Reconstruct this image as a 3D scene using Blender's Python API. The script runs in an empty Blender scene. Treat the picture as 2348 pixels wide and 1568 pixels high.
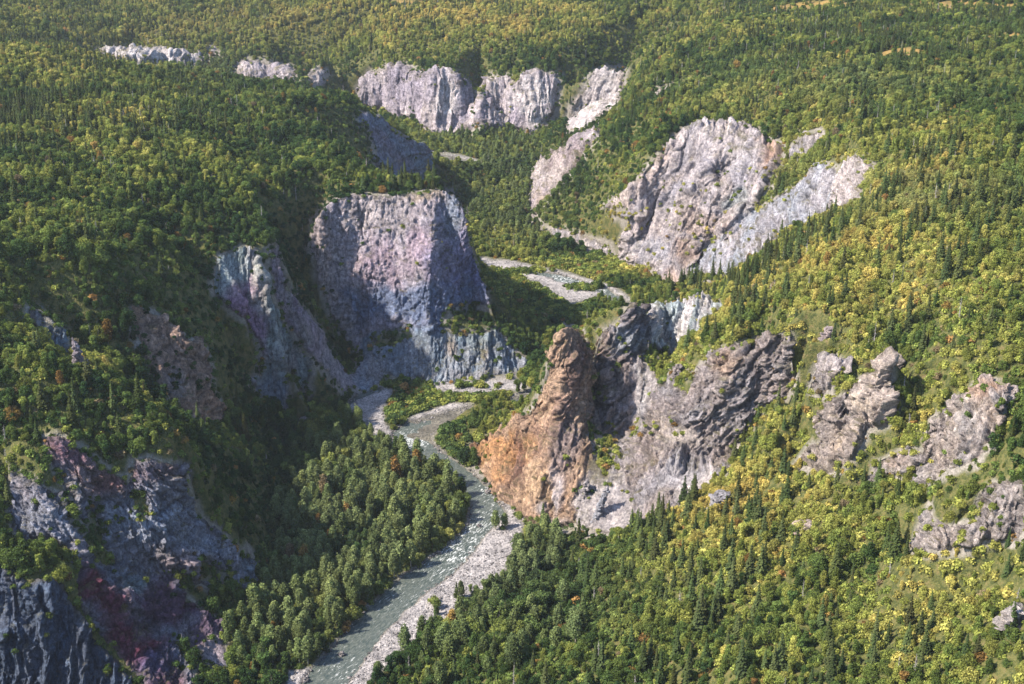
import bpy, math, random
import numpy as np
from mathutils import Vector
from mathutils.geometry import delaunay_2d_cdt
from mathutils.bvhtree import BVHTree
from mathutils.kdtree import KDTree

rng = np.random.default_rng(7)
random.seed(7)
S = bpy.context.scene
C = S.collection

# ------------------------------------------------------------------ camera
CAMZ = 300.0
PITCH = 21.5
cam = bpy.data.cameras.new('camera'); cam.lens = 50; cam.sensor_width = 36
cam.clip_start = 1; cam.clip_end = 9000
co = bpy.data.objects.new('camera', cam); C.objects.link(co)
co.location = (0, 0, CAMZ); co.rotation_euler = (math.radians(90 - PITCH), 0, 0)
S.camera = co

# ------------------------------------------------------------------ light
SUN_EL, SUN_AZ = 45.0, -107.0      # azimuth from +Y (view direction), negative = to the left
se, sa = math.radians(SUN_EL), math.radians(SUN_AZ)
TOSUN = Vector((math.sin(sa) * math.cos(se), math.cos(sa) * math.cos(se), math.sin(se)))
w = bpy.data.worlds.new('World'); S.world = w; w.use_nodes = True
nt = w.node_tree
sky = nt.nodes.new('ShaderNodeTexSky'); sky.sky_type = 'NISHITA'; sky.sun_disc = False
sky.sun_elevation = se; sky.sun_rotation = sa; sky.altitude = 300
sky.air_density = 1.0; sky.dust_density = 1.0; sky.ozone_density = 1.5
bg = nt.nodes['Background']; bg.inputs[1].default_value = 0.13
nt.links.new(sky.outputs[0], bg.inputs[0])
sl = bpy.data.lights.new('sun', 'SUN'); sl.energy = 5.0; sl.angle = math.radians(1.5); sl.color = (1.0, 0.88, 0.72)
so = bpy.data.objects.new('sun', sl); C.objects.link(so)
so.rotation_euler = TOSUN.to_track_quat('Z', 'Y').to_euler()
S.view_settings.view_transform = 'Standard'; S.view_settings.look = 'None'
S.view_settings.exposure = 1.2; S.view_settings.gamma = 1.0
S.cycles.max_bounces = 5; S.cycles.diffuse_bounces = 3; S.cycles.transparent_max_bounces = 4
S.cycles.caustics_reflective = False; S.cycles.caustics_refractive = False

# ------------------------------------------------------------------ photo <-> world
F2 = 3260.0; CU, CV = 1173.5, 784.0        # the photograph measured on a 2347 x 1568 grid
sp, cp = math.sin(math.radians(PITCH)), math.cos(math.radians(PITCH))
def ray(u, v):
    a = (u - CU) / F2; b = -(v - CV) / F2
    return a, cp + b * sp, -sp + b * cp
def P(u, v, z):
    x, y, zz = ray(u, v); t = (z - CAMZ) / zz
    return (x * t, y * t, z)
def floor_z(Y): return 0.01 * (Y - 428.0)
def F(u, v):
    x, y, zz = ray(u, v); t = (-4.28 - CAMZ) / (zz - 0.01 * y)
    return (x * t, y * t, zz * t + CAMZ)
def H(u, Y, z=None):
    if z is None: z = floor_z(Y)
    d = Y * cp - (z - CAMZ) * sp
    return ((u - CU) / F2 * d, Y, z)
def project(p):
    p = np.asarray(p, float)
    d = p[:, 1] * cp - (p[:, 2] - CAMZ) * sp
    h = p[:, 1] * sp + (p[:, 2] - CAMZ) * cp
    d = np.maximum(d, 1.0)
    return CU + F2 * p[:, 0] / d, CV - F2 * h / d, d
# ------------------------------------------------------------------ terrain skeleton: ridges, edges and feet
L = []
def ln(*p): L.append(list(p))
# valley floor, left foot
ln(F(430,1640), F(560,1500), F(600,1400), F(625,1300), F(650,1180), F(675,1080), F(700,1010), F(735,960),
   F(790,925), F(825,893), F(880,880), F(1000,886), F(1100,882), F(1178,868), F(1222,834))
ln(F(1222,834), F(1235,790), F(1215,755), F(1175,735), F(1145,722), H(1120,805), H(1078,900), H(1015,1000), H(1000,1060))
# right foot of the near reach
ln(F(800,1640), F(870,1568), F(950,1476), F(1056,1410), F(1145,1331), F(1180,1252), F(1200,1211))
ln(F(1069,1031), F(1110,1095), F(1138,1141), F(1162,1158), F(1210,1196))
for q in [(1000,1400),(900,1300),(800,1400),(760,1150),(950,1150),(900,1000),(1050,900),(1150,900),(1300,720),(1300,640),(1400,660),
          (1150,560),(1120,450),(1150,380),(1200,330),(1100,330),(1010,320),(1250,600),(1180,600),(1200,480),(1420,700)]:
    ln(F(*q))
# ---- central rounded cliff
ln(P(734,480,86), P(760,456,88), P(813,444,90), P(882,444,90), P(978,434,91), P(1040,438,89), P(1064,477,82))
ln(P(1064,477,82), P(1071,538,68), P(1088,593,54), P(1109,648,36), P(1124,705,16), F(1145,722))
ln(P(734,480,86), P(714,514,76), P(707,562,62), P(724,624,46), P(752,710,26), P(779,765,16), P(813,806,8), F(825,893))
ln(P(990,500,79), P(985,600,59.5), P(975,700,38.5), P(960,745,26))
ln(P(830,520,72), P(830,600,57), P(850,700,33.5)); ln(P(900,600,57)); ln(P(1050,600,54)); ln(P(1060,680,34))
ln(P(834,778,13), P(880,800,17), P(917,782,20), P(982,765,22), P(1013,741,26), P(1054,755,24), P(1140,748,20), P(1157,772,15), P(1178,800,10), P(1212,826,5))
ln(P(834,768,15), P(875,770,21), P(951,750,25), P(1013,738,28), P(1060,718,28), P(1120,712,17))
ln(P(900,835,11), P(990,830,12), P(1080,825,12), P(1160,830,8))
ln(H(750,790,90), H(900,800,89), H(1000,790,86)); ln(H(1040,785,60), H(1075,800,30))
ln(H(1000,850,45), H(900,880,55), H(820,900,70))
ln(P(700,400,92)); ln(P(600,380,93)); ln(P(700,330,93)); ln(P(790,350,86)); ln(P(850,410,86))
# cliff behind it
ln(P(820,254,84), P(871,261,78), P(916,306,62), P(974,323,50), P(990,350,35), P(998,399,8))
ln(H(990,1060,8), H(950,1000,9), H(900,955,14), H(850,930,30), H(810,910,58))
ln(H(900,1080,30), H(820,1110,20), H(960,1110,10))
# ---- far cliffs
ln(F(1338,297), F(1300,302), F(1215,307), F(1150,292), F(1094,285), F(1050,300), F(1009,306), F(975,300), F(954,278), F(905,270), F(881,255), F(820,249))
ln(F(820,249), F(780,238), P(728,207,22), P(684,186,24), P(584,189,27), P(500,160,36), P(400,146,42), P(300,141,45), P(200,138,52))
ln(P(820,206,27), P(850,165,44), P(888,149,53), P(947,150,56), P(958,166,52), P(988,161,60), P(1026,158,60), P(1053,175,55), P(1084,199,44), P(1101,206,43), P(1122,176,52), P(1163,172,52),
   P(1184,192,48), P(1208,168,58), P(1249,165,58), P(1283,172,55), P(1310,190,52))
ln(P(1310,190,52), P(1352,161,62), P(1390,151,66), P(1435,158,66), P(1431,206,48), P(1421,247,31), P(1386,265,20))
ln(P(220,113,59), P(300,112,58), P(378,113,56), P(430,125,48), P(471,120,48), P(490,100,55), P(505,113,50), P(539,145,42), P(557,134,46), P(618,141,44), P(670,155,41), P(690,170,36), P(708,168,37), P(725,155,41), P(749,165,37), P(800,190,32))
for q in [(0,100,92),(150,112,80),(0,0,92),(0,50,92),(300,60,68),(300,0,76),(600,80,62),(600,0,80),(900,100,66),(900,0,85),(1100,100,72),(1300,100,78),(1500,100,92),(1700,100,105),(2000,100,120),(2347,100,132),
          (1200,0,88),(1500,0,98),(1800,0,110),(2100,0,122),(2347,0,132),(750,130,55)]:
    ln(P(*q))
# ---- fin and hill left of the white cliffs
ln(P(1373,289,60), P(1335,318,52), P(1301,337,42), P(1246,361,30), P(1228,380,16))
ln(F(1216,400), F(1213,440), F(1211,481), F(1222,512), F(1250,540))
ln(P(1376,320,60), P(1335,378,42), P(1304,405,34), P(1276,436,23), P(1249,471,12))
ln(H(1320,1110,8), H(1260,1130,8)); ln(H(1380,1120,22))
for q in [(1420,280,66),(1440,240,57),(1470,205,76),(1524,182,88),(1534,210,84),(1500,300,84),(1480,330,76),(1420,400,52),(1330,490,20)]: ln(P(*q))
ln(P(1262,522,9), P(1310,530,11), P(1400,560,13)); ln(F(1250,540), F(1305,556), F(1350,572), F(1410,592))
# ---- white cliffs
ln(P(1383,472,35), P(1440,430,55), P(1524,333,80), P(1560,305,88), P(1590,290,92), P(1640,284,93), P(1693,282,96), P(1730,292,95), P(1751,306,94), P(1799,337,91))
ln(F(1410,592), F(1440,607), F(1500,640), F(1545,662))
ln(P(1545,662,8), P(1586,630,15), P(1669,636,34), P(1731,598,48), P(1792,540,62), P(1847,521,71), P(1870,499,77), P(1906,490,82))
ln(P(1595,430,61)); ln(P(1655,350,82.5)); ln(P(1648,440,57.5)); ln(P(1560,350,73)); ln(P(1690,470,60)); ln(P(1560,500,41)); ln(P(1730,350,87)); ln(P(1540,450,50)); ln(P(1500,520,27)); ln(P(1640,450,59)); ln(P(1700,400,75)); ln(P(1740,440,71)); ln(P(1620,380,75)); ln(P(1600,540,33)); ln(P(1530,400,62))
ln(P(1878,373,102), P(1820,428,84), P(1751,470,66), P(1676,521,42), P(1620,575,24))
ln(P(1878,373,102), P(1925,390,102), P(1925,440,92), P(1906,486,83))
ln(P(1800,400,82), P(1751,447,67))
ln(P(1837,302,104), P(1889,295,108), P(1885,330,101), P(1830,378,89), P(1813,344,92))
ln(P(1940,364,112), P(1964,357,114), P(2002,371,116), P(2002,402,110), P(1978,430,104), P(1944,474,94), P(1916,490,86), P(1926,412,100), P(1940,364,112))
for q in [(1960,300,120),(2100,250,123),(1900,220,113),(1700,220,103),(1550,240,92),(2347,250,135),(2347,330,136),(2200,330,130),(2100,400,122),(2347,180,134),(2100,170,122),(1800,160,110),(1600,160,98)]: ln(P(*q))
# ---- crest of the near right slope
ln(P(2347,400,136), P(2200,420,127), P(2050,440,115), P(1930,500,91), P(1870,507,89), P(1790,548,77), P(1730,608,67), P(1690,640,64), P(1670,662,64), P(1655,686,67))
ln(H(1850,745,66), H(1780,748,54), H(1700,755,40), H(1640,745,28), H(1560,740,12), H(1480,720,8), H(1400,690,6), H(1300,680,5), H(1235,655,4))
ln(P(1509,698,68), P(1581,691,70), P(1643,688,72)); ln(P(1485,792,52), P(1512,806,48), P(1538,818,50), P(1574,782,58), P(1629,734,66))
ln(P(1379,756,66), P(1413,746,68), P(1440,695,78), P(1456,702,75), P(1480,720,69), P(1509,698,68))
ln(P(1368,835,48), P(1358,900,34), P(1361,987,22), P(1410,1006,22), P(1451,997,26), P(1471,928,38), P(1516,866,50), P(1475,832,54), P(1485,792,52))
ln(P(1379,756,66), P(1395,850,51), P(1405,930,36)); ln(P(1420,860,48)); ln(P(1340,742,64)); ln(P(1352,800,56))
# spire and cone
ln(P(1289,748,78), P(1313,745,77), P(1334,756,72), P(1341,801,60))
ln(P(1289,748,78), P(1265,787,66), P(1251,860,46), P(1248,890,38), P(1214,942,21), P(1176,946,11), P(1117,1000,5.5), F(1069,1031))
ln(P(1313,746,77), P(1312,830,61.5), P(1317,880,51), P(1279,963,39), P(1258,1028,29), P(1250,1100,19), P(1262,1180,6))
ln(P(1200,1010,24), P(1150,1050,14)); ln(P(1290,830,61.5), P(1285,890,48.5))
ln(F(1210,1196), F(1272,1215), P(1317,1198,7), P(1313,1148,14), P(1341,1100,22), P(1358,1066,25), P(1351,1018,28), P(1345,949,32), P(1350,894,42), P(1352,840,50))
ln(H(1290,598,58), H(1275,606,40), H(1262,616,20), H(1250,635,6)); ln(H(1340,640,40), H(1400,640,45), H(1450,650,45))
# grey rock wall
ln(P(1530,853,56), P(1557,839,60), P(1588,855,60), P(1629,805,74), P(1698,791,82), P(1751,770,88), P(1810,767,92), P(1816,825,80), P(1820,877,73), P(1799,915,65), P(1731,942,55),
   P(1717,987,48), P(1689,1024,42), P(1677,1060,38), P(1600,1120,31), P(1523,1169,23), P(1464,1198,15), P(1444,1134,18), P(1437,1093,22), P(1409,1062,22), P(1437,1024,28), P(1461,980,36), P(1478,928,44), P(1512,901,50), P(1530,853,56))
ln(P(1629,805,74), P(1600,900,60.5), P(1550,1000,40), P(1500,1080,31)); ln(P(1700,850,72), P(1650,950,53), P(1600,1040,37)); ln(P(1730,860,68), P(1735,920,58))
for q in [(1650,720,72),(1620,780,72),(1750,720,86),(1850,720,98),(1850,600,98),(1840,850,75),(1850,790,90),(1330,1215,6),(1390,1210,9)]: ln(P(*q))
# outcrops up the slope
ln(P(1854,897,71), P(1868,842,87), P(1889,815,93), P(1923,822,95), P(1950,846,91), P(1913,863,85), P(1906,894,79), P(1882,908,74))
ln(P(1827,1062,52), P(1854,1021,60), P(1885,1007,64), P(1889,963,73), P(1899,942,77), P(1923,911,85), P(1985,860,99), P(2026,832,107), P(2040,815,111), P(2046,830,105), P(2043,894,91), P(2055,942,83),
   P(2036,970,80), P(1992,980,76), P(1971,1031,69), P(1944,1060,63), P(1902,1087,57)); ln(P(1990,920,93), P(1940,1000,76)); ln(P(2030,880,101))
ln(P(2100,900,95), P(2090,850,102), P(2075,960,84))
ln(P(2122,1031,86), P(2126,980,96), P(2150,945,102), P(2181,921,107), P(2218,897,112), P(2249,866,118), P(2301,877,122), P(2321,901,118), P(2301,935,110), P(2291,963,104), P(2284,1014,95), P(2256,1024,93), P(2246,1060,87), P(2163,1062,83))
ln(P(2200,980,107)); ln(P(2009,1060,76), P(2060,1035,82), P(2110,1030,86)); ln(P(1988,1107,70), P(2050,1092,75), P(2100,1125,75))
ln(P(2274,1105,98), P(2347,1111,104)); ln(P(2347,1218,94), P(2325,1242,89), P(2236,1252,81), P(2198,1263,76), P(2088,1268,65)); ln(P(2119,1215,76), P(2177,1208,86), P(2243,1194,92), P(2239,1153,96), P(2133,1156,82))
for q in [(1300,1300,5),(1400,1300,13),(1500,1225,23),(1600,1200,33),(1700,1150,44),(1780,1100,50),(1780,1000,60),(1830,950,66),(1800,1250,50),(1900,1180,60),(2000,1160,70),(2000,1300,60),
          (2200,1350,72),(2347,1350,86),(2200,1568,64),(2000,1568,52),(1800,1568,42),(1600,1568,32),(1400,1568,21),(1200,1568,11),(1050,1568,5),(1700,1400,38),(1500,1400,24),(1300,1400,9),(2000,1420,56),
          (2200,500,124),(2200,700,116),(2050,600,110),(2050,750,102),(1950,650,102),(2200,800,112),(1950,760,98),(2347,1568,74)]: ln(P(*q))
# ---- left: near cliff
ln(P(26,1076,69), P(91,1114,65), P(120,1180,58)); ln(P(91,1000,77), P(132,997,78), P(197,1031,72), P(246,1069,64.5), P(288,1095,59), P(303,1050,65), P(341,1046,65), P(394,1061,61), P(428,1069,57),
   P(432,1118,47), P(462,1186,35), P(507,1220,27), P(553,1269,17), P(568,1258,17), P(591,1296,8), F(595,1345))
ln(P(530,1315,15), P(500,1350,12), P(473,1402,9), P(522,1428,4), F(545,1500)); ln(P(200,1150,55), P(174,1322,41), P(170,1383,35), P(212,1428,27), P(257,1496,17), P(314,1557,9), P(330,1640,2))
for q in [(300,1250,37),(400,1200,40),(300,1400,23),(400,1350,20),(350,1130,53),(144,1254,47),(49,1239,51),(23,1125,61),(400,1480,8)]: ln(P(*q))
ln(P(0,1277,52), P(30,1307,49), P(68,1330,46), P(106,1315,46), P(151,1337,42), P(170,1383,35))
ln(P(-200,1640,10), P(0,1600,10), P(150,1600,6), P(280,1620,2))
ln(P(0,760,98), P(50,820,94), P(100,870,90), P(240,900,82), P(330,940,76), P(400,985,70), P(440,1040,60))
ln(P(480,1080,45), P(560,1180,22), P(600,1240,8)); ln(P(0,900,88), P(0,1000,76))
ln(P(423,975,45), P(500,1012,38), P(580,1060,18), P(640,1050,7)); ln(H(330,545,58), H(250,550,66), H(150,560,76))
ln(P(297,715,85), P(306,698,88), P(378,729,78), P(426,777,70), P(450,777,68), P(481,815,57), P(486,863,46), P(519,935,32), P(502,994,30)); ln(P(423,963,47), P(395,935,51), P(344,846,64), P(299,763,78)); ln(P(440,880,52))
ln(P(65,702,100), P(93,705,99), P(117,736,95), P(151,760,90), P(163,825,80)); ln(P(103,787,87), P(60,743,95))
for q in [(0,600,112),(200,600,106),(400,600,92),(450,700,74),(520,780,52),(540,850,34),(610,950,14),(650,990,6)]: ln(P(*q))
# pale ridged cliff
ln(P(502,585,87), P(546,567,87), P(584,574,86), P(610,560,87), P(634,547,88)); ln(P(502,585,87), P(483,652,75), P(498,688,67), P(567,736,54), P(598,801,40), P(590,860,28), P(565,872,27), P(600,915,16), P(642,945,7))
ln(P(584,574,86), P(600,620,79), P(620,700,61.5), P(640,800,40), P(655,880,20), F(662,940)); ln(P(550,680,68))
ln(P(634,547,88), P(653,629,73), P(673,681,61), P(732,750,41), P(760,808,22), P(806,860,8)); ln(P(640,700,58), P(690,740,45), P(720,800,27), P(752,850,9))
ln(P(668,830,24), P(690,800,33), P(717,840,19), P(708,895,7))
ln(P(620,430,88), P(640,480,82), P(660,560,64), P(690,640,46), P(730,720,28), P(770,800,11), F(800,850))
ln(P(0,330,112), P(150,320,112), P(330,290,110), P(450,340,108), P(530,410,102), P(600,490,94), P(628,532,90))
for q in [(0,450,114),(300,450,110),(500,500,96),(500,300,99),(600,400,89),(0,130,112),(0,230,110),(250,250,107),(250,150,104),(400,220,101),(500,250,99),(530,180,92),(700,200,87),(790,228,84),(650,260,92),(750,300,88)]: ln(P(*q))
ln(H(0,830,105), H(100,840,104), H(300,880,102)); ln(H(800,1110,15), H(700,1200,12), H(530,1260,15), H(250,1290,35), H(60,1300,70))
# beyond the frame
for v, z in [(0,92),(100,92),(130,112),(230,110),(330,112),(450,114),(600,112),(760,100),(900,92),(1000,82),(1100,70),(1277,58),(1500,45)]:
    ln(P(-450,v,z))
for v, z in [(0,136),(100,138),(250,142),(330,145),(500,142),(700,138),(850,136),(1110,126),(1215,118),(1350,106),(1568,92)]:
    ln(P(2800,v,z))
ln(H(-1500,2600,150), H(-200,2600,110), H(1173,2600,110), H(2500,2600,120), H(3500,2600,150))
ln(H(-1400,1300,150), H(-1400,900,150), H(-2200,500,150)); ln(H(3600,1300,170), H(3700,900,170), (420.,500.,170.))
ln((-500.,180.,90.), (-260.,200.,50.), (-120.,210.,3.), (-40.,210.,0.), (30.,210.,2.), (160.,200.,50.), (500.,180.,120.)); ln((-500.,330.,95.), (-200.,340.,30.), (-110.,350.,2.), (-20.,350.,0.), (60.,340.,14.), (150.,290.,66.))

# ------------------------------------------------------------------ outlines of bare rock (photo grid)
ROCKS = {
 'mesa': [(734,480),(759,458),(813,444),(882,446),(978,434),(1040,439),(1064,477),(1071,538),(1088,593),(1109,648),(1124,710),(1075,705),(1030,712),(1013,741),(951,751),(865,758),(834,775),(824,815),(800,790),(779,765),(752,710),(724,624),(707,562),(714,514)],
 'tier': [(824,815),(834,775),(865,758),(951,751),(1013,741),(1032,758),(1054,765),(1140,752),(1157,772),(1178,800),(1216,826),(1190,861),(1047,880),(985,884),(961,868),(882,870),(868,895),(815,897),(806,860)],
 'pale': [(502,585),(546,567),(584,574),(604,600),(628,690),(650,745),(690,795),(722,830),(710,897),(688,893),(664,850),(662,945),(642,948),(600,915),(563,872),(592,858),(598,801),(567,736),(498,688),(483,652),(490,620)],
 'purple': [(610,572),(634,545),(653,629),(673,681),(732,750),(760,808),(806,860),(820,895),(790,905),(752,860),(722,826),(690,790),(650,740),(630,690)],
 'orange': [(306,698),(378,729),(426,777),(450,777),(481,815),(486,863),(481,894),(519,935),(508,966),(500,996),(423,963),(395,935),(344,846),(299,763),(297,715)],
 'small': [(65,702),(93,705),(117,736),(151,760),(158,801),(163,830),(137,811),(103,787),(86,763),(60,743)],
 'near': [(91,1000),(132,995),(197,1031),(246,1069),(288,1095),(303,1050),(341,1044),(394,1059),(430,1066),(434,1118),(464,1186),(509,1220),(553,1269),(568,1256),(593,1296),(585,1340),(560,1358),(530,1330),(480,1350),(440,1330),(400,1300),(430,1370),(473,1402),(522,1428),(519,1493),(530,1540),(480,1545),(440,1500),(400,1475),(440,1530),(456,1580),(330,1600),(314,1557),(257,1496),(212,1428),(172,1375),(174,1322),(144,1254),(49,1239),(23,1201),(20,1125),(26,1076),(68,1095),(110,1120),(144,1133),(160,1190),(190,1220),(180,1180),(150,1120),(125,1072)],
 'columns': [(-40,1270),(0,1277),(30,1310),(68,1334),(106,1320),(151,1340),(166,1380),(208,1430),(252,1498),(310,1560),(330,1640),(-40,1700)],
 'behind': [(820,254),(871,261),(888,282),(916,306),(974,323),(990,350),(998,400),(975,425),(912,425),(888,400),(857,372),(850,309),(823,275)],
 'farA': [(820,206),(850,165),(888,148),(947,150),(960,165),(988,160),(1026,157),(1053,174),(1084,199),(1091,234),(1090,300),(1050,305),(1009,309),(985,312),(954,285),(905,275),(881,260),(818,252)],
 'farB': [(1091,225),(1122,174),(1163,171),(1184,191),(1208,167),(1249,164),(1283,171),(1282,220),(1272,270),(1215,312),(1170,300),(1090,292)],
 'farC': [(1352,160),(1390,150),(1437,157),(1431,206),(1421,247),(1386,265),(1338,300),(1295,305),(1304,247),(1335,206)],
 'farD': [(1490,230),(1524,181),(1535,196),(1510,225)],
 'farE': [(537,151),(557,133),(618,140),(670,154),(686,179),(640,192),(584,190),(540,180)],
 'farF': [(706,168),(725,154),(750,165),(741,195),(728,209),(712,190)],
 'farG': [(215,112),(300,110),(378,112),(440,122),(468,128),(470,146),(381,150),(309,146),(250,140)],
 'farH': [(468,127),(490,99),(506,113),(500,130)],
 'fin': [(1330,318),(1373,288),(1378,312),(1337,350),(1334,378),(1304,405),(1276,436),(1249,471),(1230,483),(1226,515),(1209,481),(1213,412),(1226,378),(1246,360),(1301,336)],
 'white': [(1383,472),(1440,430),(1524,333),(1555,304),(1579,286),(1693,281),(1720,285),(1751,305),(1779,322),(1801,337),(1799,371),(1785,405),(1751,447),(1740,474),(1676,521),(1640,550),(1600,590),(1586,632),(1545,665),(1515,655),(1500,615),(1440,612),(1408,592),(1425,548),(1445,510),(1412,500),(1440,478),(1400,480)],
 'shoulder': [(1878,372),(1925,386),(1927,440),(1906,494),(1870,503),(1847,523),(1792,542),(1758,572),(1731,600),(1696,617),(1669,640),(1586,632),(1600,590),(1640,550),(1676,521),(1740,474),(1820,428)],
 'knob': [(1837,301),(1889,294),(1887,330),(1830,379),(1810,371),(1813,344)],
 'block': [(1940,363),(1964,356),(2004,370),(2003,402),(1979,430),(1974,457),(1944,475),(1916,492),(1905,480),(1926,412)],
 'bank': [(1225,500),(1260,521),(1310,528),(1400,558),(1412,592),(1345,576),(1300,560),(1240,535)],
 'spire': [(1289,746),(1313,743),(1334,756),(1343,801),(1352,840),(1352,894),(1349,949),(1351,1018),(1358,1066),(1341,1100),(1313,1148),(1320,1200),(1272,1218),(1210,1199),(1162,1161),(1136,1143),(1108,1093),(1066,1031),(1117,998),(1176,944),(1214,940),(1247,890),(1250,860),(1264,787)],
 'ridge': [(1379,755),(1413,745),(1440,694),(1456,700),(1475,716),(1486,794),(1470,812),(1478,832),(1514,866),(1471,928),(1451,999),(1410,1008),(1361,992),(1349,949),(1356,880),(1366,835),(1373,791)],
 'blue': [(1475,716),(1509,697),(1581,690),(1643,687),(1662,701),(1629,735),(1595,772),(1574,784),(1536,822),(1512,808),(1486,794)],
 'wall': [(1530,853),(1557,838),(1588,857),(1609,835),(1629,804),(1698,790),(1751,769),(1812,766),(1820,825),(1824,877),(1799,918),(1733,945),(1719,987),(1691,1026),(1679,1066),(1640,1100),(1600,1130),(1560,1160),(1523,1175),(1464,1204),(1444,1134),(1437,1093),(1409,1062),(1437,1024),(1461,980),(1478,928),(1512,901)],
 'scree': [(1478,832),(1514,866),(1512,901),(1478,928),(1461,980),(1437,1024),(1409,1062),(1437,1093),(1444,1134),(1464,1204),(1420,1225),(1325,1222),(1318,1196),(1313,1148),(1341,1100),(1358,1066),(1351,1018),(1361,992),(1410,1008),(1451,999),(1471,928)],
 'outA': [(1852,899),(1866,842),(1889,814),(1923,821),(1951,846),(1947,863),(1913,866),(1906,896),(1882,910)],
 'outB': [(1824,1064),(1852,1021),(1884,1007),(1888,963),(1899,941),(1923,910),(1985,859),(1999,855),(2026,831),(2038,813),(2047,828),(2044,894),(2056,942),(2036,972),(1994,984),(1973,1033),(1944,1062),(1902,1090)],
 'outC': [(2120,1033),(2124,980),(2150,944),(2181,920),(2218,896),(2249,865),(2301,876),(2323,901),(2302,937),(2292,963),(2285,1016),(2256,1026),(2246,1062),(2190,1072),(2150,1100),(2100,1127),(2094,1097),(2050,1092),(1988,1107),(2008,1060),(2060,1034)],
 'outD': [(2274,1104),(2360,1110),(2360,1218),(2325,1244),(2263,1238),(2236,1254),(2198,1265),(2086,1268),(2105,1215),(2131,1154),(2140,1200),(2177,1207),(2243,1193),(2239,1152)],
}
# vegetated pockets inside those outlines
POCKETS = [[(205,1170),(230,1240),(260,1290),(235,1290),(195,1230)], [(1375,1000),(1400,1012),(1405,1050),(1382,1085),(1368,1050)], [(1280,1000),(1283,1001),(1281,1003)],
           [(885,763),(950,760),(940,775),(880,795),(850,795)], [(450,1290),(520,1320),(510,1345),(460,1330)], [(1560,850),(1590,870),(1575,900),(1555,880)],
           [(300,1120),(330,1140),(345,1180),(320,1170)]]
WATER = [[(640,1640),(690,1568),(743,1500),(795,1445),(843,1393),(898,1338),(960,1297),(1008,1263),(1042,1235),(1073,1197),(1080,1166),(1063,1125),(1018,1087),(965,1060),(925,1030),(898,1012),(905,985),(935,965),(965,962),(1010,948),(1080,930),(1150,915),(1228,893),(1245,905),(1205,930),(1150,945),(1080,952),(1020,972),(990,995),(985,1015),(1035,1052),(1053,1064),(1097,1095),(1130,1118),(1145,1150),(1160,1177),(1118,1221),(1080,1270),(1035,1314),(980,1355),(925,1404),(877,1452),(795,1568),(740,1640)],
         [(1000,352),(1050,360),(1090,376),(1080,403),(1045,397),(1012,402)], [(1190,612),(1300,632),(1390,662),(1450,694),(1440,700),(1375,672),(1300,648),(1200,622)], [(785,925),(815,905),(870,888),(875,893),(830,910),(795,930)]]
GRAVEL = [[(700,1640),(760,1568),(860,1440),(1110,1180),(1150,1140),(1173,1176),(1203,1208),(1182,1252),(1178,1294),(1145,1331),(1080,1373),(1056,1410),(984,1434),(950,1476),(905,1510),(853,1560),(800,1640)],
          [(985,350),(1050,354),(1100,370),(1100,385),(1085,408),(1000,405)], [(1095,590),(1180,600),(1300,625),(1400,655),(1462,690),(1440,706),(1380,680),(1310,700),(1280,680),(1180,625),(1110,610)],
          [(790,925),(825,893),(870,885),(905,895),(880,935),(885,975),(920,1010),(900,1025),(860,1000),(830,970)], [(980,875),(1190,872),(1215,890),(1100,905),(1000,897)], [(925,975),(940,955),(1030,925),(1090,925),(1080,945),(1000,985),(960,1010)],
          [(990,1010),(1035,1050),(1100,1090),(1140,1125),(1120,1130),(1040,1075),(1000,1040)], [(660,1540),(720,1530),(770,1575),(640,1640)], [(1270,1205),(1320,1190),(1360,1215),(1290,1230)]]
MEADOW = [[(1740,18),(1830,6),(1900,0),(2050,0),(2000,12),(1900,25),(1770,32)], [(1950,140),(2010,120),(2080,108),(2130,116),(2120,132),(2020,145)], [(880,0),(960,0),(980,8),(900,10)], [(2060,10),(2200,0),(2347,10),(2347,22),(2150,24)], [(2240,85),(2347,75),(2347,95),(2280,100)], [(200,270),(290,255),(300,268),(230,285)]]
# ------------------------------------------------------------------ numpy noise
def _hash(ix, iy, iz, seed):
    h = (ix.astype(np.int64) * 374761393 + iy.astype(np.int64) * 668265263 + iz.astype(np.int64) * 2147483647 + seed * 974634777) & 0xffffffff
    h = ((h ^ (h >> 13)) * 1274126177) & 0xffffffff
    h = ((h ^ (h >> 16)) * 2246822519) & 0xffffffff
    return ((h ^ (h >> 15)) & 0xffff) / 65535.0
def vnoise(p, seed=0):
    i = np.floor(p); f = p - i; i = i.astype(np.int64)
    u = f * f * f * (f * (f * 6 - 15) + 10)
    r = 0
    for dx in (0, 1):
        wx = u[:, 0] if dx else 1 - u[:, 0]
        for dy in (0, 1):
            wy = u[:, 1] if dy else 1 - u[:, 1]
            for dz in (0, 1):
                wz = u[:, 2] if dz else 1 - u[:, 2]
                r = r + wx * wy * wz * _hash(i[:, 0] + dx, i[:, 1] + dy, i[:, 2] + dz, seed)
    return r * 2 - 1
def fbm(p, octv=4, seed=0, gain=.5, lac=2.03):
    a, s, r = 1.0, 0, 0
    p = np.array(p, float)
    for k in range(octv):
        r = r + a * vnoise(p, seed + k * 17); s += a; a *= gain; p = p * lac + 11.3
    return r / s
def ridged(p, octv=4, seed=0, gain=.55):
    a, s, r = 1.0, 0, 0
    p = np.array(p, float)
    for k in range(octv):
        r = r + a * (1 - 2 * np.abs(vnoise(p, seed + k * 31))); s += a; a *= gain; p = p * 2.07 + 5.7
    return r / s
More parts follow.
